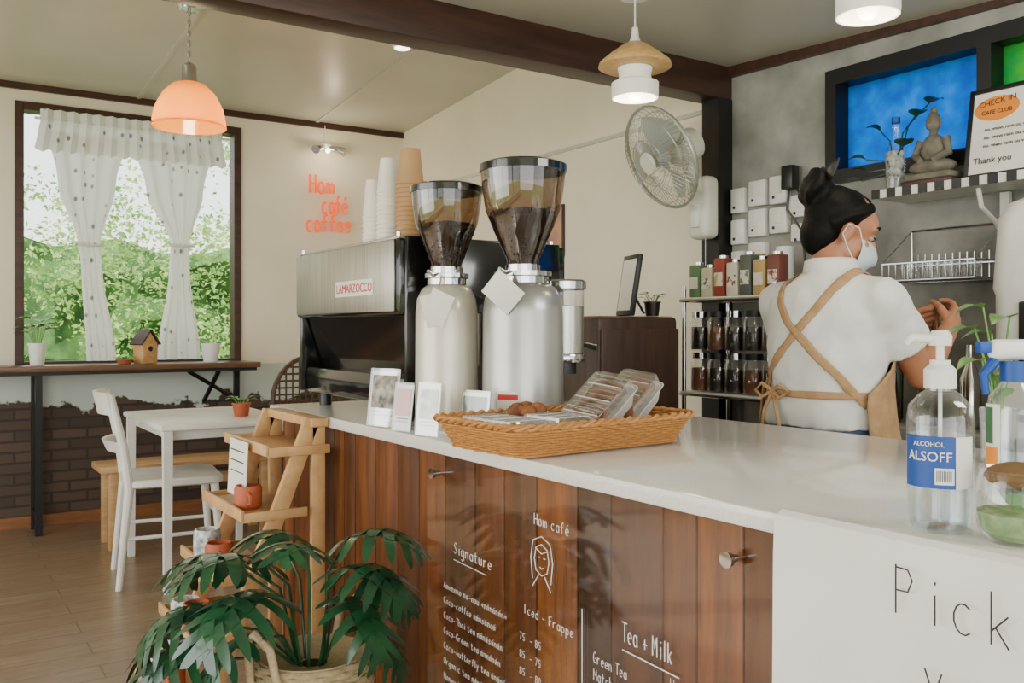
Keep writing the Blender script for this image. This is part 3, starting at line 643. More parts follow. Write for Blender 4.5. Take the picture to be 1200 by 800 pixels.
# ---------------------------------------------------------------- dining furniture
t=MB('dining_table'); t.box((1.24,4.68,.75),(.64,.88,.028),M_whitep,None,.01); t.bx(.97,1.51,4.3,5.06,.69,.736,M_whitep,.003)
for x in (.955,1.525):
    for y in (4.27,5.09): t.loft([[V((x+a*.02,y+b2*.02,.736)) for a,b2 in ((-1,-1),(1,-1),(1,1),(-1,1))],[V((x+a*.016,y+b2*.016,0)) for a,b2 in ((-1,-1),(1,-1),(1,1),(-1,1))]],M_whitep)
t.done()
def chair(x,y,rz):
    c=MB('dining_chair'); c.M=Matrix.Translation((x,y,0))@Euler((0,0,rz)).to_matrix().to_4x4()@Matrix.Diagonal((1.12,1.1,1.04,1))
    c.loft([[V((px,py,z)) for px,py in rrect(.4*s_,.4*s_,.07,6)] for s_,z in ((.94,.44),(1,.448),(1,.47),(.96,.478))],M_whitep)
    for s_ in (-1,1):
        c.tube([(.16,s_*.16,.45),(.19,s_*.18,0)],[.018,.013],M_whitep,10)
        c.tube([(-.22,s_*.19,0),(-.18,s_*.175,.44),(-.2,s_*.175,.62),(-.25,s_*.16,.86)],[.013,.019,.018,.015],M_whitep,10)
        c.tube([(.17,s_*.17,.22),(-.2,s_*.18,.22)],.009,M_whitep,8)
    c.tube([(.17,-.165,.3),(.17,.165,.3)],.009,M_whitep,8)
    for z0,hh,xx in ((.77,.1,-.24),(.6,.05,-.205)):
        R=[]
        for i in range(13):
            yy=-.175+.35*i/12; bow=-.045*cos(pi*(i/12-.5))
            R.append([V((xx+bow+dx+ (-.02 if zz>z0 else 0),yy,zz)) for dx,zz in ((-.008,z0),(.008,z0),(.008,z0+hh),(-.008,z0+hh))])
        c.loft(R,M_whitep)
    c.done()
chair(1.05,4.62,-.12)
M_bench=wood('bench_wood',S(204,164,112),S(176,136,90),stretch=(1,12,12))
bn=MB('wooden_bench'); bn.bx(.83,1.8,5.24,5.54,.42,.455,M_bench,.005)
for x in (.9,1.73):
    for y in (5.28,5.50): bn.bx(x-.025,x+.025,y-.025,y+.025,0,.42,M_bench,.003)
bn.bx(.92,1.73,5.38,5.4,.3,.36,M_bench); bn.bx(.9,.92,5.28,5.50,.3,.36,M_bench); bn.done()
rc=MB('rattan_chair'); x0,y0=2.13,5.42; M_rat=wood('dark_rattan',S(96,68,48),S(62,42,30),stretch=(30,30,30))
rc.lathe([(0,.42),(.24,.42),(.25,.44),(.24,.46),(0,.46)],(x0,y0,0),M_rat,28)
for a in (.8,2.3,3.9,5.5): rc.tube([(x0+.2*cos(a),y0+.2*sin(a),.43),(x0+.24*cos(a),y0+.24*sin(a),0)],.014,M_rat,8)
hoop=[(x0+.26*cos(a),y0+.12+.02*sin(a),.74+.28*sin(a)) for a in [2*pi*i/28 for i in range(28)]]; rc.tube(hoop,.016,M_rat,8,True)
for i in range(-5,6):
    xx=.26*i/6; hh=.28*math.sqrt(max(0,1-(i/6)**2)); rc.tube([(x0+xx,y0+.12,.74-hh),(x0+xx,y0+.12,.74+hh)],.006,M_rat,6); rc.tube([(x0-hh*.93,y0+.125,.74+xx),(x0+hh*.93,y0+.125,.74+xx)],.006,M_rat,6)
rc.done()
pot('terracotta_pot',1.36,4.5,.765,.045,.065,M_terra,M_leaf2,8,.05,.6)
# ---------------------------------------------------------------- ladder plant stand
ls=MB('ladder_plant_stand'); ya,yb=2.42,2.78
for y in (ya,yb):
    d_=V((.93-.56,0,.945)); L=d_.length; ang=math.atan2(d_.x,d_.z)
    ls.box((.745,y,.4725),(.045,.02,L),M_pine,(0,ang,0),.003); ls.box((.945,y,.47),(.04,.02,.94),M_pine,None,.003)
levels=(.86,.69,.53,.37,.2)
for z in levels:
    xf=.56+.37*z/.945; ls.bx(xf-.1,xf+.07,ya+.012,yb-.012,z-.007,z+.006,M_pine,.002); ls.bx(xf-.105,xf-.095,ya-.018,yb+.018,z-.007,z+.024,M_pine,.002)
    ls.bx(xf-.1,xf+.08,ya-.018,ya-.01,z-.01,z+.016,M_pine,.002); ls.bx(xf-.1,xf+.08,yb+.01,yb+.018,z-.01,z+.016,M_pine,.002)
ls.bx(.92,.97,ya-.02,yb+.02,.925,.95,M_pine,.003); ls.done()
s_=MB('paper_note'); s_.box((.775,2.6,.8),(.002,.17,.16),M_paper,(0,.05,0)); 
for i in range(4): s_.box((.773,2.6,.85-.03*i),(.001,.12,.003),M_ink,(0,.05,0))
s_.done()
def mug(x,y,z,r,h_,m,name='coffee_mug'):
    q=MB(name); q.lathe([(0,0),(r*.8,0),(r,h_*.15),(r,h_*.85),(r*.9,h_),(r*.8,h_),(r*.85,h_*.8),(r*.8,.01),(0,.01)],(x,y,z),m,28)
    q.tube([(x-r*.95*.3,y-r*.95,z+h_*.75),(x-r*.3,y-r*1.6,z+h_*.65),(x-r*.3,y-r*1.6,z+h_*.35),(x-r*.3,y-r*.95,z+h_*.25)],.005,m,8); q.done()
M_stripe=mat('patterned_ceramic',S(232,228,220),.3,col2=S(120,130,140),vs=60)
mug(.78,2.52,.697,.038,.065,M_terra); mug(.70,2.52,.537,.038,.075,M_terra); mug(.70,2.64,.537,.038,.09,M_stripe)
mug(.64,2.52,.377,.038,.08,M_terra); mug(.64,2.64,.377,.04,.06,M_stripe); mug(.57,2.53,.207,.042,.09,M_terra); mug(.57,2.66,.207,.042,.11,M_white,'ceramic_jar')
# ---------------------------------------------------------------- big potted philodendron
pl=MB('potted_philodendron'); x0,y0=.73,1.9
prof=[(.1,0),(.125,.1),(.138,.24),(.137,.36),(.124,.46),(.122,.49)]
def pr(z):
    for (r1,z1),(r2,z2) in zip(prof,prof[1:]):
        if z1<=z<=z2: return r1+(r2-r1)*(z-z1)/(z2-z1)
    return prof[-1][0]
pl.lathe([(0,.0)]+[(r*.95,z) for r,z in prof]+[(.1,.48),(0,.46)],(x0,y0,0),M_seagrass,36)
for k in range(42):
    z=.006+.0116*k; R=pr(z); pl.tube([(x0+(R+.0035*cos(14*a+pi*k))*cos(a),y0+(R+.0035*cos(14*a+pi*k))*sin(a),z) for a in [2*pi*i/84 for i in range(84)]],.0062,M_seagrass,5,True)
for a0 in (3.5,.5):
    pl.tube([(x0+.135*cos(a0-.35),y0+.135*sin(a0-.35),.44),(x0+.15*cos(a0-.25),y0+.15*sin(a0-.25),.54),(x0+.155*cos(a0),y0+.155*sin(a0),.57),(x0+.15*cos(a0+.25),y0+.15*sin(a0+.25),.54),(x0+.135*cos(a0+.35),y0+.135*sin(a0+.35),.44)],.009,M_seagrass,8)
pl.lathe([(0,.465),(.11,.465)],(x0,y0,0),M_soil,24)
def lobed(base,az,el,L,curl,roll=0):
    h_=V((cos(az),sin(az),0)); up=V((0,0,1)); rib=[V(base)]; tn=[]
    N=16
    for i in range(N):
        a=el-curl*i/N; t_=h_*cos(a)+up*sin(a); tn.append(t_); rib.append(rib[-1]+t_*L/N)
    tn.append(tn[-1]); lat=h_.cross(up)
    def P(u,v):
        f=max(-.25,min(1,u/L))*N; i=max(0,min(N-1,int(f))); c=rib[i]+tn[i]*(f-i)*(L/N); nn=lat.cross(tn[i])
        lt=(lat*cos(roll)+nn*sin(roll))
        return c+lt*v-V((0,0,1))*(v*v)/L*.8+nn*.002
    vs=[];fs=[]
    def strip(cl,hw):
        o=len(vs)
        for k,((u,v),w_) in enumerate(zip(cl,hw)):
            a=cl[max(0,k-1)]; b2=cl[min(len(cl)-1,k+1)]; dx,dy=b2[0]-a[0],b2[1]-a[1]; l=math.hypot(dx,dy) or 1; nx,ny=-dy/l,dx/l
            for q_ in (-1,0,1): vs.append(P(u+nx*w_*q_,v+ny*w_*q_)+V((0,0,1))*(-.15*w_ if q_==0 else 0))
        for k in range(len(cl)-1):
            a=o+k*3; fs.extend([[a,a+1,a+4,a+3],[a+1,a+2,a+5,a+4]])
    strip([(L*i/12,0) for i in range(13)],[L*.2*(max(0.02,sin(pi*min(1,(i/12)*.9+.12)))) *(1 if i<12 else .05) for i in range(13)])
    for sd in (-1,1):
        for i in range(6):
            u0=L*(.02+.15*i); ang=math.radians(-30+16*i); ln=L*(.46,.54,.54,.48,.4,.3)[i]
            cl_=[(u0+ln*t_*sin(ang)+.14*ln*t_*t_,sd*ln*t_*cos(ang)) for t_ in (0,.2,.4,.6,.8,.93,1)]
            strip(cl_,[L*w_ for w_ in (.08,.066,.06,.06,.05,.028,.003)])
    pl.raw(vs,fs,M_leaf)
    return rib
leaves=[(2.6,.45,.2,.27,.69),(2.85,.1,.27,.26,.6),(2.25,.4,.22,.24,.65),(3.15,.5,.15,.29,.71),(3.5,.2,.17,.29,.65),(2.0,.2,.24,.22,.58),(5.3,.5,.12,.26,.75),(5.0,.3,.16,.26,.70),(4.85,-.1,.2,.23,.64),(1.7,.6,.16,.23,.70),(3.0,-.1,.3,.25,.54),(2.45,-.1,.34,.24,.55),(5.5,.1,.14,.22,.66),(3.3,-.2,.2,.24,.56),(4.1,.8,.06,.23,.72),(2.7,-.3,.36,.22,.48),(5.15,-.2,.2,.2,.57)]
for az,el,rr,L,z in leaves:
    bs=(x0+rr*cos(az)*.8,y0+rr*sin(az)*.8,z); m_=(x0+rr*.35*cos(az),y0+rr*.35*sin(az),.49+(z-.49)*.7)
    pl.tube([(x0+.03*cos(az),y0+.03*sin(az),.46),m_,bs],.0035,M_leaf,6)
    lobed(bs,az+random.uniform(-.2,.2),el,L*.76,1.6,random.uniform(-.3,.3))
for v in pl.v:
    if v.x>.965 and v.z>.3: v.x=.965-(v.x-.965)*.1
pl.done(smooth=60)
# ---------------------------------------------------------------- back wall of counter area
M_blackwood=wood('dark_walnut',S(84,60,48),S(56,40,33),stretch=(10,10,1),rough=.4)
cb=MB('dark_wood_cabinet'); cb.bx(2.2,2.62,2.72,2.98,0,1.25,M_blackwood,.02); cb.bx(2.21,2.61,2.705,2.72,.04,.6,M_blackwood,.003); cb.bx(2.21,2.61,2.705,2.72,.62,1.2,M_blackwood,.003)
cb.sph((2.24,2.7,.9),.01,M_chrome,10); cb.done()
pf=MB('picture_frame'); pf.M=TT((2.42,2.82,1.253),0,.15,-.35); pf.box((0,0,.125),(.02,.17,.25),M_black,None,.003); pf.box((-.011,0,.125),(.002,.14,.21),M_paper); pf.box((.05,0,.06),(.1,.02,.004),M_black,(0,.9,0)); pf.done()
pot('potted_succulent',2.55,2.8,1.252,.035,.06,M_darkjar,M_leaf2,8,.04,.8)
rk=MB('shelf_rack')
for x in (2.76,3.03):
    for y in (2.34,2.83): rk.cyl((x,y,0),.01,1.38,M_chrome,12)
for z in (1.32,.92,.5,.15): 
    rk.bx(2.75,3.04,2.33,2.84,z,z+.012,M_whitep); rk.tube([(2.75,2.33,z),(2.75,2.84,z),(3.04,2.84,z),(3.04,2.33,z)],.007,M_chrome,8,True)
rk.done()
tc_=[S(96,130,92),S(206,200,166),S(150,62,50),S(216,208,190),S(84,92,84),S(190,162,100),S(120,70,60)]
tn=MB('tea_tins')
for i in range(7):
    y=2.8-.071*i; hh=random.uniform(.12,.17); tn.box((2.82,y,1.333+hh/2),(.06,.06,hh),mat('tin_%d'%i,tc_[i],.45,.1),None,.006); tn.box((2.788,y,1.333+hh*.45),(.002,.045,hh*.35),mat('tin_label_%d'%i,S(224,218,200),.6,col2=tc_[(i+3)%7],vs=40,lo=.5,hi=.6))
    tn.cyl((2.82,y,1.333+hh),.02,.012,M_chrome,16)
tn.cyl((2.95,2.45,1.333),.035,.2,M_white,20); tn.cyl((2.95,2.6,1.333),.04,.18,M_kraft,20); tn.done()
jr=MB('storage_jars')
for lv,z in ((0,.933),(1,.513)):
    for i in range(5):
        y=2.79-.098*i; 
        for k in range(2 if lv==0 else 1):
            zz=z+k*.175; jr.lathe([(0,0),(.04,0),(.043,.01),(.043,.12),(.034,.135),(.034,.145)],(2.82,y,zz),M_glass,24); jr.lathe([(0,.004),(.04,.004),(.04,.1),(0,.1)],(2.82,y,zz),M_darkjar if (i*2+k)%3 else mat('jar_tea',S(110,66,36),.6),20); jr.cyl((2.82,y,zz+.14),.037,.025,M_black if i%2 else M_chrome,20)
jr.done()
bc=MB('back_counter'); bc.bx(2.65,3.06,-.4,2.25,.84,.88,M_conc,.004); bc.bx(2.68,3.05,-.38,2.23,0,.84,M_blackwood)
for i in range(5): bc.bx(2.665,2.68,-.36+.52*i,.14+.52*i,.05,.8,M_blackwood,.004)
bc.done()
kb=MB('kitchen_bottles')
for i in range(9):
    y=2.15-.07*i; x=2.8+.12*(i%2); hh=random.uniform(.16,.3); m_=random.choice([M_darkjar,M_blkgloss,M_darkjar,M_green,M_chrome,M_terra])
    kb.lathe([(0,0),(.032,0),(.034,hh*.6),(.014,hh*.78),(.013,hh),(0,hh)],(x,y,.881),m_,20)
kb.done()
wd=MB('water_dispenser'); R=lambda w_,h2,z,r_:[V((2.84+x,1.29+y,z)) for x,y in rrect(w_,h2,r_,8)]
wd.loft([R(.3,.36,.881,.05),R(.3,.36,1.3,.05),R(.31,.38,1.32,.06),R(.3,.37,1.53,.08),R(.26,.33,1.575,.08),R(.2,.26,1.59,.06)],M_white)
wd.bx(2.68,2.7,1.2,1.38,1.1,1.28,M_blkplastic,.006); wd.tube([(2.69,1.29,1.24),(2.65,1.29,1.23),(2.65,1.29,1.2)],.01,M_chrome,8); wd.bx(2.67,2.7,1.2,1.38,.93,.95,M_blkplastic); wd.done()
# shelf and its things
sh=MB('wall_shelf'); sh.bx(2.87,3.085,.7,1.99,1.665,1.695,M_whitep)
for i in range(22): sh.bx(2.864,2.87,.7+.06*i,.7+.06*i+.03,1.664,1.696,M_black)
for y in (.9,1.62): sh.box((3.07,y,1.58),(.02,.03,.16),M_whitep); sh.tube([(2.9,y,1.66),(2.92,y,1.6),(3.0,y,1.56),(3.07,y,1.5)],.008,M_whitep,8)
sh.done()
bt=MB('water_plant_bottle'); bx,by=2.95,1.95
bt.lathe([(0,0),(.032,0),(.034,.01),(.034,.15),(.015,.19),(.013,.25)],(bx,by,1.696),M_glass,28); bt.lathe([(.0345,.04),(.0345,.14)],(bx,by,1.696),mat('dark_label',S(30,60,70),.5,col2=S(180,180,170),vs=50),20,None,2.2,4.6)
bt.cyl((bx,by,1.94),.015,.02,M_blue,16)
for i,(dx,dy,h2) in enumerate(((-.03,.1,.1),(.0,.06,.2),(-.04,-.1,.22),(-.02,-.14,.26),(0,.14,.03),(-.05,-.06,.12),(-.05,.08,.05))):
    e_=(bx+dx,by+dy,1.72+h2); bt.tube([(bx,by,1.76),(bx+dx*.5,by+dy*.4,1.74+h2*.7),e_],.0025,M_leaf,6); heart_leaf(bt,e_,(-.2,dy*4,.3),.08,M_leaf,.5)
bt.done()
M_stone=mat('grey_stone',S(122,116,102),.8,col2=S(90,86,74),vs=20,bump=.3)
bd=MB('buddha_statue'); bx,by=0,0; z0=0; bd.M=Matrix.Translation((2.965,1.815,1.696))@Matrix.Diagonal((1,1.0,1.12,1)); bd.bx(bx-.05,bx+.05,by-.095,by+.095,z0,z0+.02,M_dkwood,.004); bd.bx(bx-.045,bx+.045,by-.085,by+.085,z0+.02,z0+.04,M_stone,.006)
bd.sph((bx-.005,by,z0+.06),(.05,.085,.026),M_stone,24); bd.sph((bx,by,z0+.11),(.03,.045,.055),M_stone,20); bd.tube([(bx,by+.045,z0+.145),(bx-.01,by+.062,z0+.1),(bx-.045,by+.02,z0+.075)],[.016,.014,.011],M_stone,10); bd.tube([(bx,by-.045,z0+.145),(bx-.01,by-.062,z0+.1),(bx-.045,by-.02,z0+.075)],[.016,.014,.011],M_stone,10)
bd.tube([(bx,by,z0+.14),(bx,by,z0+.18)],.013,M_stone,12); bd.sph((bx,by,z0+.2),(.026,.024,.032),M_stone,20); bd.sph((bx+.003,by,z0+.235),(.012,.012,.014),M_stone,12); bd.sph((bx-.026,by,z0+.198),(.006,.004,.007),M_stone,8)
for q_ in (-1,1): bd.sph((bx,by+q_*.025,z0+.195),(.005,.004,.014),M_stone,8)
bd.done()
ct=MB('framed_certificate'); ct.M=Matrix.Translation((2.955,1.52,1.697))@Euler((0,.16,0)).to_matrix().to_4x4()
W_,H_=.36,.31
ct.box((.0,0,H_/2),(.012,W_-.02,H_-.02),M_paper)
for y in (-1,1): ct.box((0,y*(W_/2-.008),H_/2),(.02,.016,H_),M_black,None,.002)
for z in (.008,H_-.008): ct.box((0,0,z),(.02,W_,.016),M_black,None,.002)
FM=frame_M((-.0072,0,0),'-X')
ct.lathe([(0,0),(1,0)],(0,0,0),M_orange,24,FM@Matrix.Translation((-.085,.235,0))@Matrix.Diagonal((.075,.042,1,1)))
ct.text('CHECK IN',.027,M_ink,FM@Matrix.Translation((-.145,.243,.001))@Euler((0,0,.1)).to_matrix().to_4x4()); ct.text('CAFE CLUB',.02,M_ink,FM@Matrix.Translation((-.135,.217,.001)))
ct.text('Certificate',.03,M_ink,FM@Matrix.Translation((.0,.245,.001)))
for i in range(3): ct.text('no. vnavs ravn ou vnan',.017,M_ink,FM@Matrix.Translation((-.12,.16-.028*i,.001)))
ct.text('Thank you',.03,M_ink,FM@Matrix.Translation((-.15,.05,.001))); ct.done()
# wire rack
wr=MB('wire_dish_rack'); y0,y1,zb,zt=1.63,1.97,1.37,1.56
for z,x in ((zb,2.9),(zb+.06,2.9)): wr.tube([(3.08,y0,z),(x,y0,z),(x,y1,z),(3.08,y1,z)],.004,M_chrome,6,True)
for i in range(14):
    y=y0+(y1-y0)*i/13; wr.tube([(2.9,y,zb+.06),(2.9,y,zb),(3.08,y,zb),(3.08,y,zb+.1)],.002,M_chrome,5)
wr.tube([(3.08,y0,zb),(3.08,y0,zt),(3.08,y1,zt),(3.08,y1,zb)],.004,M_chrome,6); wr.tube([(3.08,y1,zt),(2.9,y1,zb+.06)],.003,M_chrome,6); wr.tube([(3.08,y0,zt),(2.9,y0,zb+.06)],.003,M_chrome,6)
for i in range(4): wr.lathe([(.03,0),(.034,.06),(.031,.06),(.027,.003),(0,.003)],(2.98,1.69+.075*i,zb+.003),M_glass,18)
wr.done()
# switches
sw=MB('wall_switch_panel')
for (y,z,w2,h2) in ((2.8,1.77,.085,.12),(2.8,1.63,.085,.12),(2.69,1.79,.1,.12),(2.69,1.66,.1,.13),(2.575,1.79,.1,.13),(2.575,1.66,.1,.12),(2.46,1.71,.12,.1),(2.46,1.6,.1,.08),(2.69,1.53,.1,.1),(2.8,1.5,.08,.1)):
    sw.box((3.072,y,z),(.035,w2*.92,h2*.92),M_white,None,.006); sw.box((3.053,y,z+.01),(.006,w2*.45,h2*.4),M_whitep,None,.002); sw.box((3.0535,y+w2*.2,z-.03),(.003,.012,.012),M_ink)
sw.box((3.045,2.5,1.83),(.05,.06,.1),M_blkplastic,None,.008)
sw.tube([(3.04,2.5,1.78),(3.05,2.52,1.7),(3.05,2.44,1.6),(3.05,2.42,1.4),(3.05,2.4,1.2)],.005,M_blkplastic,6); sw.tube([(3.05,2.47,1.78),(3.05,2.4,1.68),(3.05,2.38,1.55)],.004,M_blkplastic,6)
sw.done()
ps=MB('wall_poster'); ps.box((3.083,4.2,1.76),(.01,.16,.3),M_dkwood,None,.002); ps.box((3.077,4.2,1.76),(.003,.13,.27),mat('poster_print',S(206,150,112),.5,col2=S(150,110,130),vs=8)); ps.done()
# ---------------------------------------------------------------- wall fan
fn=MB('wall_fan'); hc=V((2.70,2.91,1.94)); ax=V((-.88,.15,-.42)).normalized(); M_fan=mat('fan_beige_plastic',S(222,220,204),.4); M_wire=mat('fan_guard_wire',S(176,176,164),.35,.4); M_blade=mat('fan_blade',S(176,182,176),.4)
zq=ax; xq=V((0,1,0)); xq=(xq-zq*xq.dot(zq)).normalized(); yq=zq.cross(xq)
fn.M=Matrix(((xq.x,yq.x,zq.x,hc.x),(xq.y,yq.y,zq.y,hc.y),(xq.z,yq.z,zq.z,hc.z),(0,0,0,1))); R=.228
def dome(t,s_): return (R*sin(t*pi/2), s_*(.075*cos(t*pi/2)))
for s_,nw in ((1,60),(-1,44)):
    for i in range(nw):
        a=2*pi*i/nw; pts=[]
        for k in range(7):
            r_,z_=dome(.16+.84*k/6,s_); a2=a+(.25*(1-k/6) if s_>0 else 0); pts.append((r_*cos(a2),r_*sin(a2),z_))
        fn.tube(pts,.0015,M_wire,4)
    for tt in (.3,.65): r_,z_=dome(tt,s_); fn.tube([(r_*cos(2*pi*i/40),r_*sin(2*pi*i/40),z_) for i in range(40)],.0018,M_wire,5,True)
fn.tube([(R*cos(2*pi*i/48),R*sin(2*pi*i/48),0) for i in range(48)],.007,M_wire,8,True)
fn.lathe([(0,.081),(.045,.079),(.05,.069),(0,.065)],(0,0,0),M_fan,28); fn.lathe([(0,.045),(.03,.04),(.035,.0),(.03,-.03),(0,-.03)],(0,0,0),M_blade,24)
for b3 in range(3):
    rings=[]
    for k in range(7):
        r_=.03+.165*k/6; hw=.3+.3*sin(pi*k/6*.8); rings.append([V((r_*cos(b3*2.094+q_*hw),r_*sin(b3*2.094+q_*hw),.03*q_+.005)) for q_ in (-1,-.5,0,.5,1)])
    fn.loft(rings,M_blade,False,False,False)
fn.lathe([(.05,-.075),(.075,-.085),(.08,-.14),(.07,-.19),(.04,-.2),(0,-.2)],(0,0,0),M_fan,28); fn.lathe([(0,-.07),(.06,-.07)],(0,0,0),M_fan,28)
fn.M=Matrix.Identity(4); mo=hc-ax*.14
fn.tube([mo,mo+V((.02,0,-.09)),V((2.93,2.9,1.82)),V((2.96,2.9,1.78))],[.03,.028,.028,.03],M_fan,14)
fn.box((2.95,2.9,1.74),(.09,.12,.28),M_fan,None,.03,4); fn.box((2.9,2.9,1.7),(.02,.05,.1),M_white,None,.005); fn.tube([(2.93,2.87,1.62),(2.93,2.87,1.45)],.0015,M_white,5)
fn.done()
# ---------------------------------------------------------------- person (barista)
PR=empty('barista_woman',(2.05,1.56,0))
M_skin=mat('skin',S(178,122,90),.5,col2=S(164,108,78),vs=12,sub=.15)
M_shirt=mat('white_cotton_shirt',S(226,224,218),.85,col2=S(212,210,204),vs=7,bump=.45,bs=14)
M_apron=mat('tan_linen_apron',S(180,144,102),.85,col2=S(162,126,86),vs=30,bump=.3,bs=220)
M_jean=mat('blue_denim',S(84,102,126),.85,col2=S(66,82,106),vs=60)
M_hair=mat('black_hair',S(9,8,8),.5,col2=S(15,13,12),vs=60,stretch=(1,6,1),bump=.5,bs=60,spec=.12)
M_mask=mat('surgical_mask',S(196,212,216),.7)
def addmods(o,vox,sm=6,fac=.5):
    r_=o.modifiers.new('rm','REMESH'); r_.mode='VOXEL'; r_.voxel_size=vox; r_.use_smooth_shade=True
    s_=o.modifiers.new('sm','SMOOTH'); s_.iterations=sm; s_.factor=fac
def caps(mb,p,q,r1,r2,m,n=20):
    p=V(p);q=V(q); mb.tube([p,q],[r1,r2],m,n); mb.sph(p,r1,m,n); mb.sph(q,r2,m,n)
T_Z=[(.955,2.045,.128,.176),(1.0,2.045,.126,.17),(1.08,2.045,.12,.163),(1.16,2.045,.124,.17),(1.24,2.05,.125,.178),(1.30,2.055,.115,.175),(1.34,2.06,.095,.145),(1.375,2.065,.062,.085),(1.40,2.07,.05,.056)]
def trow(z):
    if z<=T_Z[0][0]: return T_Z[0][1:]
    for a,b2 in zip(T_Z,T_Z[1:]):
        if a[0]<=z<=b2[0]:
            f=(z-a[0])/(b2[0]-a[0]); return tuple(a[i]+(b2[i]-a[i])*f for i in (1,2,3))
    return T_Z[-1][1:]
CY=1.56
def tp(z,a,off=0):
    cx,rx,ry=trow(z); return V((cx+(rx+off)*cos(a),CY+(ry+off)*sin(a),z))
SR=V((2.055,CY-.165,1.292)); ER=V((2.20,1.375,1.095)); WR=V((2.425,1.435,1.215))
SL=V((2.055,CY+.165,1.292)); EL=V((2.21,1.745,1.08)); WL=V((2.43,1.60,1.21))
sh_=MB('shirt'); sh_.loft([[tp(z,2*pi*i/40) for i in range(40)] for z in [.955+.445*k/22 for k in range(23)]],M_shirt)
for S_,E_ in ((SR,ER),(SL,EL)):
    q_=S_.lerp(E_,.62); caps(sh_,S_+V((0,(CY-S_.y)*.25,.0)),S_,.066,.062,M_shirt); sh_.tube([S_,S_.lerp(E_,.3),q_],[.062,.062,.064],M_shirt,24); sh_.sph(S_,.062,M_shirt,20)
shirt=sh_.done(PR); addmods(shirt,.007,8)
# gathered fabric folds on the shirt
tx=bpy.data.textures.new('folds','CLOUDS'); tx.noise_scale=.08; dm=shirt.modifiers.new('folds','DISPLACE'); dm.texture=tx; dm.strength=.02; dm.mid_level=.5; dm.texture_coords='LOCAL'
sc_=MB('shirt_collar'); sc_.lathe([(.058,1.375),(.062,1.41),(.07,1.405),(.075,1.372)],(2.068,CY,0),M_shirt,28,Matrix.Identity(4)); sc_.done(PR)
# arms with hands
def arm(name,S_,E_,W_,n,sgn):
    a=MB(name); caps(a,S_,E_,.047,.038,M_skin); caps(a,E_,E_.lerp(W_,.35),.039,.037,M_skin); caps(a,E_.lerp(W_,.35),W_,.037,.0255,M_skin)
    d_=(W_-E_).normalized(); n=V(n); n=(n-d_*n.dot(d_)).normalized(); up=(V((0,0,1))-d_*d_.z); up=(up-n*up.dot(n)).normalized()
    for k in range(4):
        o_=up*(.027-.018*k); caps(a,W_+o_*.6+d_*.012,W_+d_*.082+o_,.015,.0125,M_skin,12)
    caps(a,W_,W_+d_*.06,.023,.02,M_skin,14)
    for k,(ln) in enumerate((.9,1.0,.93,.74)):
        p=W_+d_*.082+up*(.027-.018*k); an=.35
        for seg_,(l_,r1) in enumerate(((.04,.0095),(.026,.0085),(.02,.0078))):
            dv=d_*cos(an)+n*sin(an)+up*(.06*(1.5-k)); q_=p+dv*l_*ln; caps(a,p,q_,r1,r1*.92,M_skin,10); p=q_; an+=.6
    p=W_+d_*.03+up*.024+n*.01
    for l_,r1,dv in ((.035,.014,d_*.6+up*.55+n*.45),(.03,.0105,d_*.85+up*.15+n*.6),(.024,.009,d_*.75-up*.05+n*.8)):
        q_=p+dv.normalized()*l_; caps(a,p,q_,r1,r1*.88,M_skin,10); p=q_
    o=a.done(PR); addmods(o,.0034,5,.45); return d_
dR=arm('right_arm',SR,ER,WR,(0,1,.1),1); dL=arm('left_arm',SL,EL,WL,(0.2,-1,.1),-1)
# head
HM=Matrix.Translation((2.10,CY-.008,1.485))@Euler((0,0,-.6)).to_matrix().to_4x4()@Euler((0,.36,0)).to_matrix().to_4x4()
hd=MB('head'); hd.M=HM
hd.sph((-.008,0,.03),(.09,.073,.083),M_skin,28); hd.sph((.028,0,-.03),(.058,.056,.075),M_skin,24); hd.sph((.045,0,-.078),(.033,.036,.03),M_skin,18); hd.sph((.04,0,.035),(.05,.06,.05),M_skin,20)
for q_ in (-1,1):
    hd.sph((.055,q_*.035,-.03),(.025,.022,.025),M_skin,14); hd.sph((-.005,q_*.075,-.012),(.017,.008,.03),M_skin,14); hd.sph((.0,q_*.08,-.002),(.012,.006,.018),M_skin,12)
    hd.tube([(.08,q_*.015,.028),(.078,q_*.035,.032),(.066,q_*.052,.026)],[.006,.007,.005],M_skin,8)
hd.tube([(.086,0,.01),(.1,0,-.015),(.108,0,-.03),(.092,0,-.038)],[.008,.009,.012,.01],M_skin,12); 
for q_ in (-1,1): hd.sph((.096,q_*.011,-.033),(.01,.008,.007),M_skin,10)
hd.tube([(.088,-.02,-.06),(.094,0,-.058),(.088,.02,-.06)],[.004,.007,.004],M_skin,8); hd.tube([(.086,-.017,-.068),(.092,0,-.069),(.086,.017,-.068)],[.004,.007,.004],M_skin,8)
hd.M=Matrix.Identity(4); hb_=HM@V((-.025,0,-.03)); hd.tube([hb_,V((2.072,CY,1.42)),V((2.06,CY,1.35))],[.05,.05,.058],M_skin,20); hd.sph(hb_,.05,M_skin,16)
o=hd.done(PR); addmods(o,.0045,3,.4)
fc=MB('eyes_and_brows'); fc.M=HM; M_eye=mat('eye_white',S(200,180,168),.3)
for q_ in (-1,1):
    fc.sph((.073,q_*.03,.004),(.011,.012,.006),M_eye,14); fc.sph((.079,q_*.031,.003),(.006,.006,.005),M_hair,10)
    fc.sph((.0735,q_*.03,.0105),(.0125,.0135,.0065),M_skin,14)
    fc.tube([(.085,q_*.016,.006),(.087,q_*.03,.007),(.077,q_*.046,.005)],.002,M_hair,6); fc.tube([(.088,q_*.014,.034),(.087,q_*.032,.04),(.075,q_*.05,.034)],[.0025,.0032,.002],M_hair,6)
fc.done(PR)
mk_=MB('face_mask'); mk_.M=HM; rg=[]
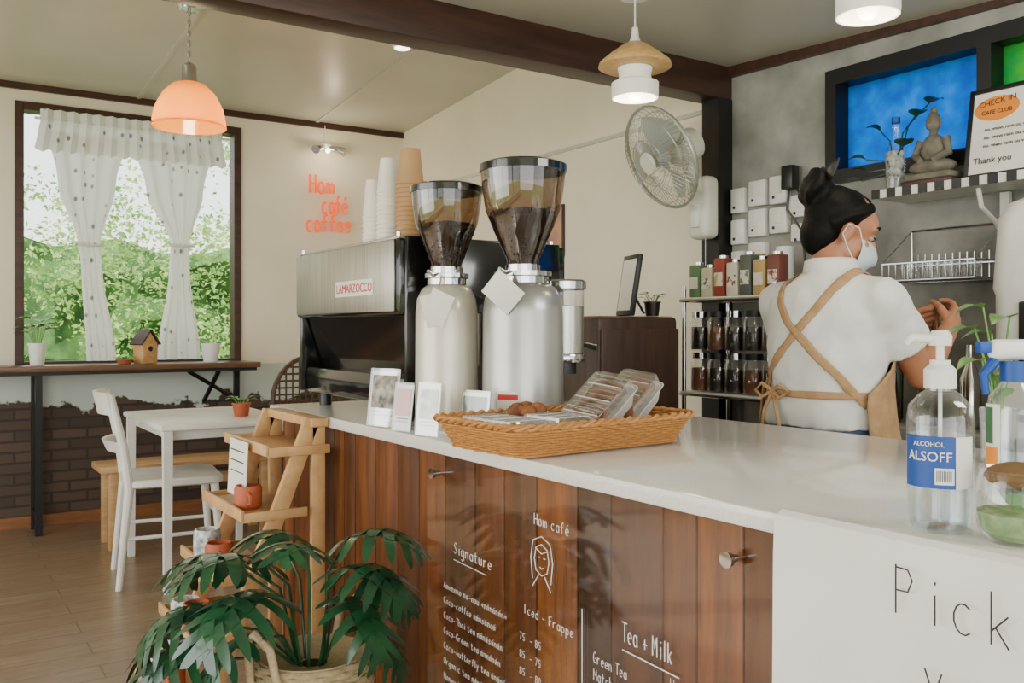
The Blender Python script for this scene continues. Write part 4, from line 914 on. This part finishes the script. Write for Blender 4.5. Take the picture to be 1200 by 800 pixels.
for k in range(11):
    ph=math.radians(48-112*k/10); rg.append([V((.03+.079*cos(ph)*cos(t_)+(.012*(1-abs(t_)/1.3) if k<6 else 0),.064*cos(ph)**.6*sin(t_),-.05+.058*sin(ph)+.0012*(k%2))) for t_ in [-1.3+2.6*i/20 for i in range(21)]])
mk_.loft(rg,M_mask,False,False,False)
for q_ in (-1,1):
    mk_.tube([(.05,q_*.062,-.025),(.02,q_*.078,.01),(-.012,q_*.084,.01),(-.018,q_*.082,-.02),(.01,q_*.076,-.05),(.045,q_*.058,-.075)],.0015,M_paper,6)
o=mk_.done(PR,smooth=60)
hr=MB('hair'); hr.M=HM
hr.sph((-.025,0,.038),(.091,.081,.08),M_hair,28); hr.sph((-.05,0,-.01),(.057,.068,.078),M_hair,24); hr.tube([(.045,0,.092),(0,0,.1),(-.05,0,.09)],[.018,.022,.03],M_hair,14)
for q_ in (-1,1): hr.tube([(.04,q_*.055,.078),(.01,q_*.072,.05),(-.02,q_*.075,.03),(-.05,q_*.06,.0)],[.016,.015,.015,.02],M_hair,12)
# coiled bun at the back of the crown
bc_=V((-.105,0,.088)); hr.sph(bc_,(.046,.052,.046),M_hair,22)
hr.tube([bc_+V((-.012+.008*sin(3*a),.044*cos(a),.040*sin(a))) for a in [2*pi*i/20 for i in range(20)]],.016,M_hair,10,True)
o=hr.done(PR); addmods(o,.0055,3,.4)
# satin bow sitting on top of the bun: two rounded loops, knot and tails
bw=MB('hair_bow'); bw.M=HM; M_bow=mat('black_satin',S(12,12,18),.5,spec=.3)
for q_ in (-1,1):
    R_=[]
    for k in range(9):
        t_=k/8; c0=V((-.095,q_*(.004+.07*t_),.126+.016*t_)); hw=.006+.024*sin(pi*min(1,t_*.62+.02)); th=.003+.009*sin(pi*t_)
        R_.append([c0+V((th*cos(a),0,hw*sin(a))) for a in [2*pi*i/14 for i in range(14)]])
    bw.loft(R_,M_bow)
    R_=[[V((-.11-.02*k/4,q_*(.006+.011*k)+w2*(.006+.002*k),.12-.014*k)) for w2 in (-1,0,1)] for k in range(5)]
    bw.loft(R_,M_bow,False,False,False)
bw.sph((-.098,0,.128),(.014,.012,.014),M_bow,12); o=bw.done(PR,smooth=60)
# jeans + shoes
jn=MB('jeans'); jn.loft([[V((2.045+rx*cos(a),CY+ry*sin(a),z)) for a in [2*pi*i/36 for i in range(36)]] for z,rx,ry in ((.78,.125,.172),(.86,.132,.182),(.93,.124,.172),(.985,.114,.158))],M_jean)
for q_ in (-1,1): jn.tube([(2.045,CY+q_*.085,.82),(2.05,CY+q_*.09,.6),(2.05,CY+q_*.095,.46),(2.04,CY+q_*.095,.3),(2.035,CY+q_*.095,.07)],[.092,.078,.06,.057,.045],M_jean,22)
o=jn.done(PR); addmods(o,.009,6)
so=MB('shoes')
for q_ in (-1,1): so.sph((2.075,CY+q_*.098,.04),(.125,.044,.04),M_blkplastic,20); so.box((2.07,CY+q_*.098,.01),(.24,.085,.02),M_white,None,.008); so.tube([(2.035,CY+q_*.095,.04),(2.035,CY+q_*.095,.09)],.045,M_blkplastic,18)
so.done(PR)
# apron
ap=MB('apron_front'); rings=[]
for k in range(24):
    z=1.27-.72*k/23; half=(.62 if z>1.2 else .62+(1.2-z)*9) ; half=min(half,2.0)
    row=[]
    for i in range(33):
        a=-half+2*half*i/32
        if z>=.955: p_=tp(z,a,.018)
        else: fl=.022+(.955-z)*.08; p_=V((2.045+(.128+fl)*cos(a)+.006*sin(a*9)*(.955-z),CY+(.176+fl)*sin(a),z))
        row.append(p_)
    rings.append(row)
ap.loft(rings,M_apron,False,False,False); o=ap.done(PR,smooth=60); o.modifiers.new('so','SOLIDIFY').thickness=.004
def ribbon(name,pts,w,off=.006):
    rb=MB(name); P=[V(p) for p in pts]; Q=[]
    for i in range(len(P)-1):
        p0=P[max(0,i-1)];p1=P[i];p2=P[i+1];p3=P[min(len(P)-1,i+2)]
        for k in range(8):
            t_=k/8; Q.append(.5*((2*p1)+(p2-p0)*t_+(2*p0-5*p1+4*p2-p3)*t_*t_+(3*p1-p0-3*p2+p3)*t_**3))
    Q.append(P[-1]); R_=[]
    for i,q_ in enumerate(Q):
        tg=(Q[min(len(Q)-1,i+1)]-Q[max(0,i-1)]).normalized(); out=V((q_.x-2.05,q_.y-CY,max(0,(q_.z-1.3)*3))); out=out.normalized(); sd=tg.cross(out).normalized()
        R_.append([q_+sd*w*s2 for s2 in (-.5,-.17,.17,.5)])
    rb.loft(R_,M_apron,False,False,False); o=rb.done(PR,smooth=60)
    if off:
        sw_=o.modifiers.new('sw','SHRINKWRAP'); sw_.target=shirt; sw_.wrap_method='NEAREST_SURFACEPOINT'; sw_.wrap_mode='ABOVE_SURFACE'; sw_.offset=off
    o.modifiers.new('so','SOLIDIFY').thickness=.003
for q_ in (-1,1):
    ribbon('apron_strap',[tuple(tp(1.26,q_*.55,.01)),(2.12,CY+q_*.09,1.33),(2.06,CY+q_*.1,1.37),(1.975,CY+q_*.085,1.32),(1.925,CY+q_*.03,1.24),(1.92,CY-q_*.05,1.16),(1.945,CY-q_*.13,1.08),(2.0,CY-q_*.165,1.02)],.022)
ribbon('apron_waist_tie',[tuple(tp(1.045,a,.008)) for a in [1.7+ (2*pi-3.4)*i/10 for i in range(11)]],.02)
tb=MB('apron_bow'); c_=tp(1.05,2.75,.02)
for q_ in (-1,1):
    tb.tube([c_,c_+V((-.01,q_*.03,.02)),c_+V((-.005,q_*.055,.0)),c_+V((-.01,q_*.03,-.018)),c_],.005,M_apron,6); tb.tube([c_,c_+V((-.01,q_*.02,-.05)),c_+V((-.008,q_*.03,-.1))],.005,M_apron,6)
tb.done(PR)
ph=MB('jean_pocket_label')
R_=[[V((2.045+.1345*cos(a),CY+.184*sin(a),z)) for a in [4.1+.5*i/8 for i in range(9)]] for z in (.925,.945)]; ph.loft(R_,M_orange,False,False,False); ph.done(PR)
mc=MB('milk_pitcher'); cc_=V((2.54,1.518,1.19)); mc.lathe([(0,0),(.036,0),(.038,.01),(.03,.07),(.032,.1),(.034,.105),(.031,.1),(.028,.07),(.035,.01),(0,.006)],cc_,M_chrome,32); mc.done(PR)
PR.scale=(.985,.985,.985)
# ---------------------------------------------------------------- light, world, camera
wo=bpy.data.worlds.new('World'); bpy.context.scene.world=wo; wo.use_nodes=True; nt=wo.node_tree; bg=nt.nodes['Background']
sk=nt.nodes.new('ShaderNodeTexSky'); sk.sky_type='HOSEK_WILKIE'; sk.turbidity=5; sk.sun_direction=V((-.6,-.3,.75)).normalized()
mx=mixc(nt,.65,sk.outputs[0],(1,1,.98,1)); nt.links.new(mx,bg.inputs[0]); bg.inputs[1].default_value=4.0
su=bpy.data.lights.new('sun','SUN'); su.energy=9; su.angle=.02; su.color=(1,.96,.88); so_=bpy.data.objects.new('sun',su); bpy.context.collection.objects.link(so_)
so_.rotation_euler=V((.75,.35,-.75)).to_track_quat('-Z','Y').to_euler()
def area(name,loc,to,sx,sy,p,col=(1,.985,.95)):
    l=bpy.data.lights.new(name,'AREA'); l.shape='RECTANGLE'; l.size=sx; l.size_y=sy; l.energy=p; l.color=col
    o=bpy.data.objects.new(name,l); bpy.context.collection.objects.link(o); o.location=loc; o.rotation_euler=(V(to)-V(loc)).to_track_quat('-Z','Y').to_euler()
area('rear_fill_light',(-.6,-2.3,1.5),(1.2,2,1.1),3,1.8,52)  # added fill panel behind the camera, boosts the sky light from the rear
area('left_fill_light',(-2.5,2.6,1.5),(2,3.2,1.1),3.5,1.7,75)  # unseen area fill added inside the left wall openings to imitate daylight
area('kitchen_fill_light',(2.0,-.3,2.05),(2.2,1.2,1.0),1.2,.4,20)  # added soft fill over the kitchen, no fixture modelled here
def pt(name,loc,p,col=(1,.75,.45),r=.04):
    l=bpy.data.lights.new(name,'POINT'); l.energy=p; l.color=col; l.shadow_soft_size=r; o=bpy.data.objects.new(name,l); bpy.context.collection.objects.link(o); o.location=loc
pt('pendant_bulb_light',(1.125,4.57,2.20),6,(1,.78,.48),.03); pt('pendant_bulb_light',(2,2.28,1.93),4,(1,.85,.65)); pt('pendant_bulb_light',(2,1.4,1.93),4,(1,.85,.65)); pt('spot_bulb_light',(2.46,5.95,2.42),2.0,(1,.85,.6))
cam=bpy.data.cameras.new('camera'); co=bpy.data.objects.new('camera',cam); bpy.context.collection.objects.link(co); bpy.context.scene.camera=co
cam.sensor_width=36; cam.lens=31.74; cam.shift_y=-15/1200; cam.clip_start=.02
co.location=(0,0,1.2); co.rotation_euler=V((.552,.834,0)).to_track_quat('-Z','Y').to_euler()
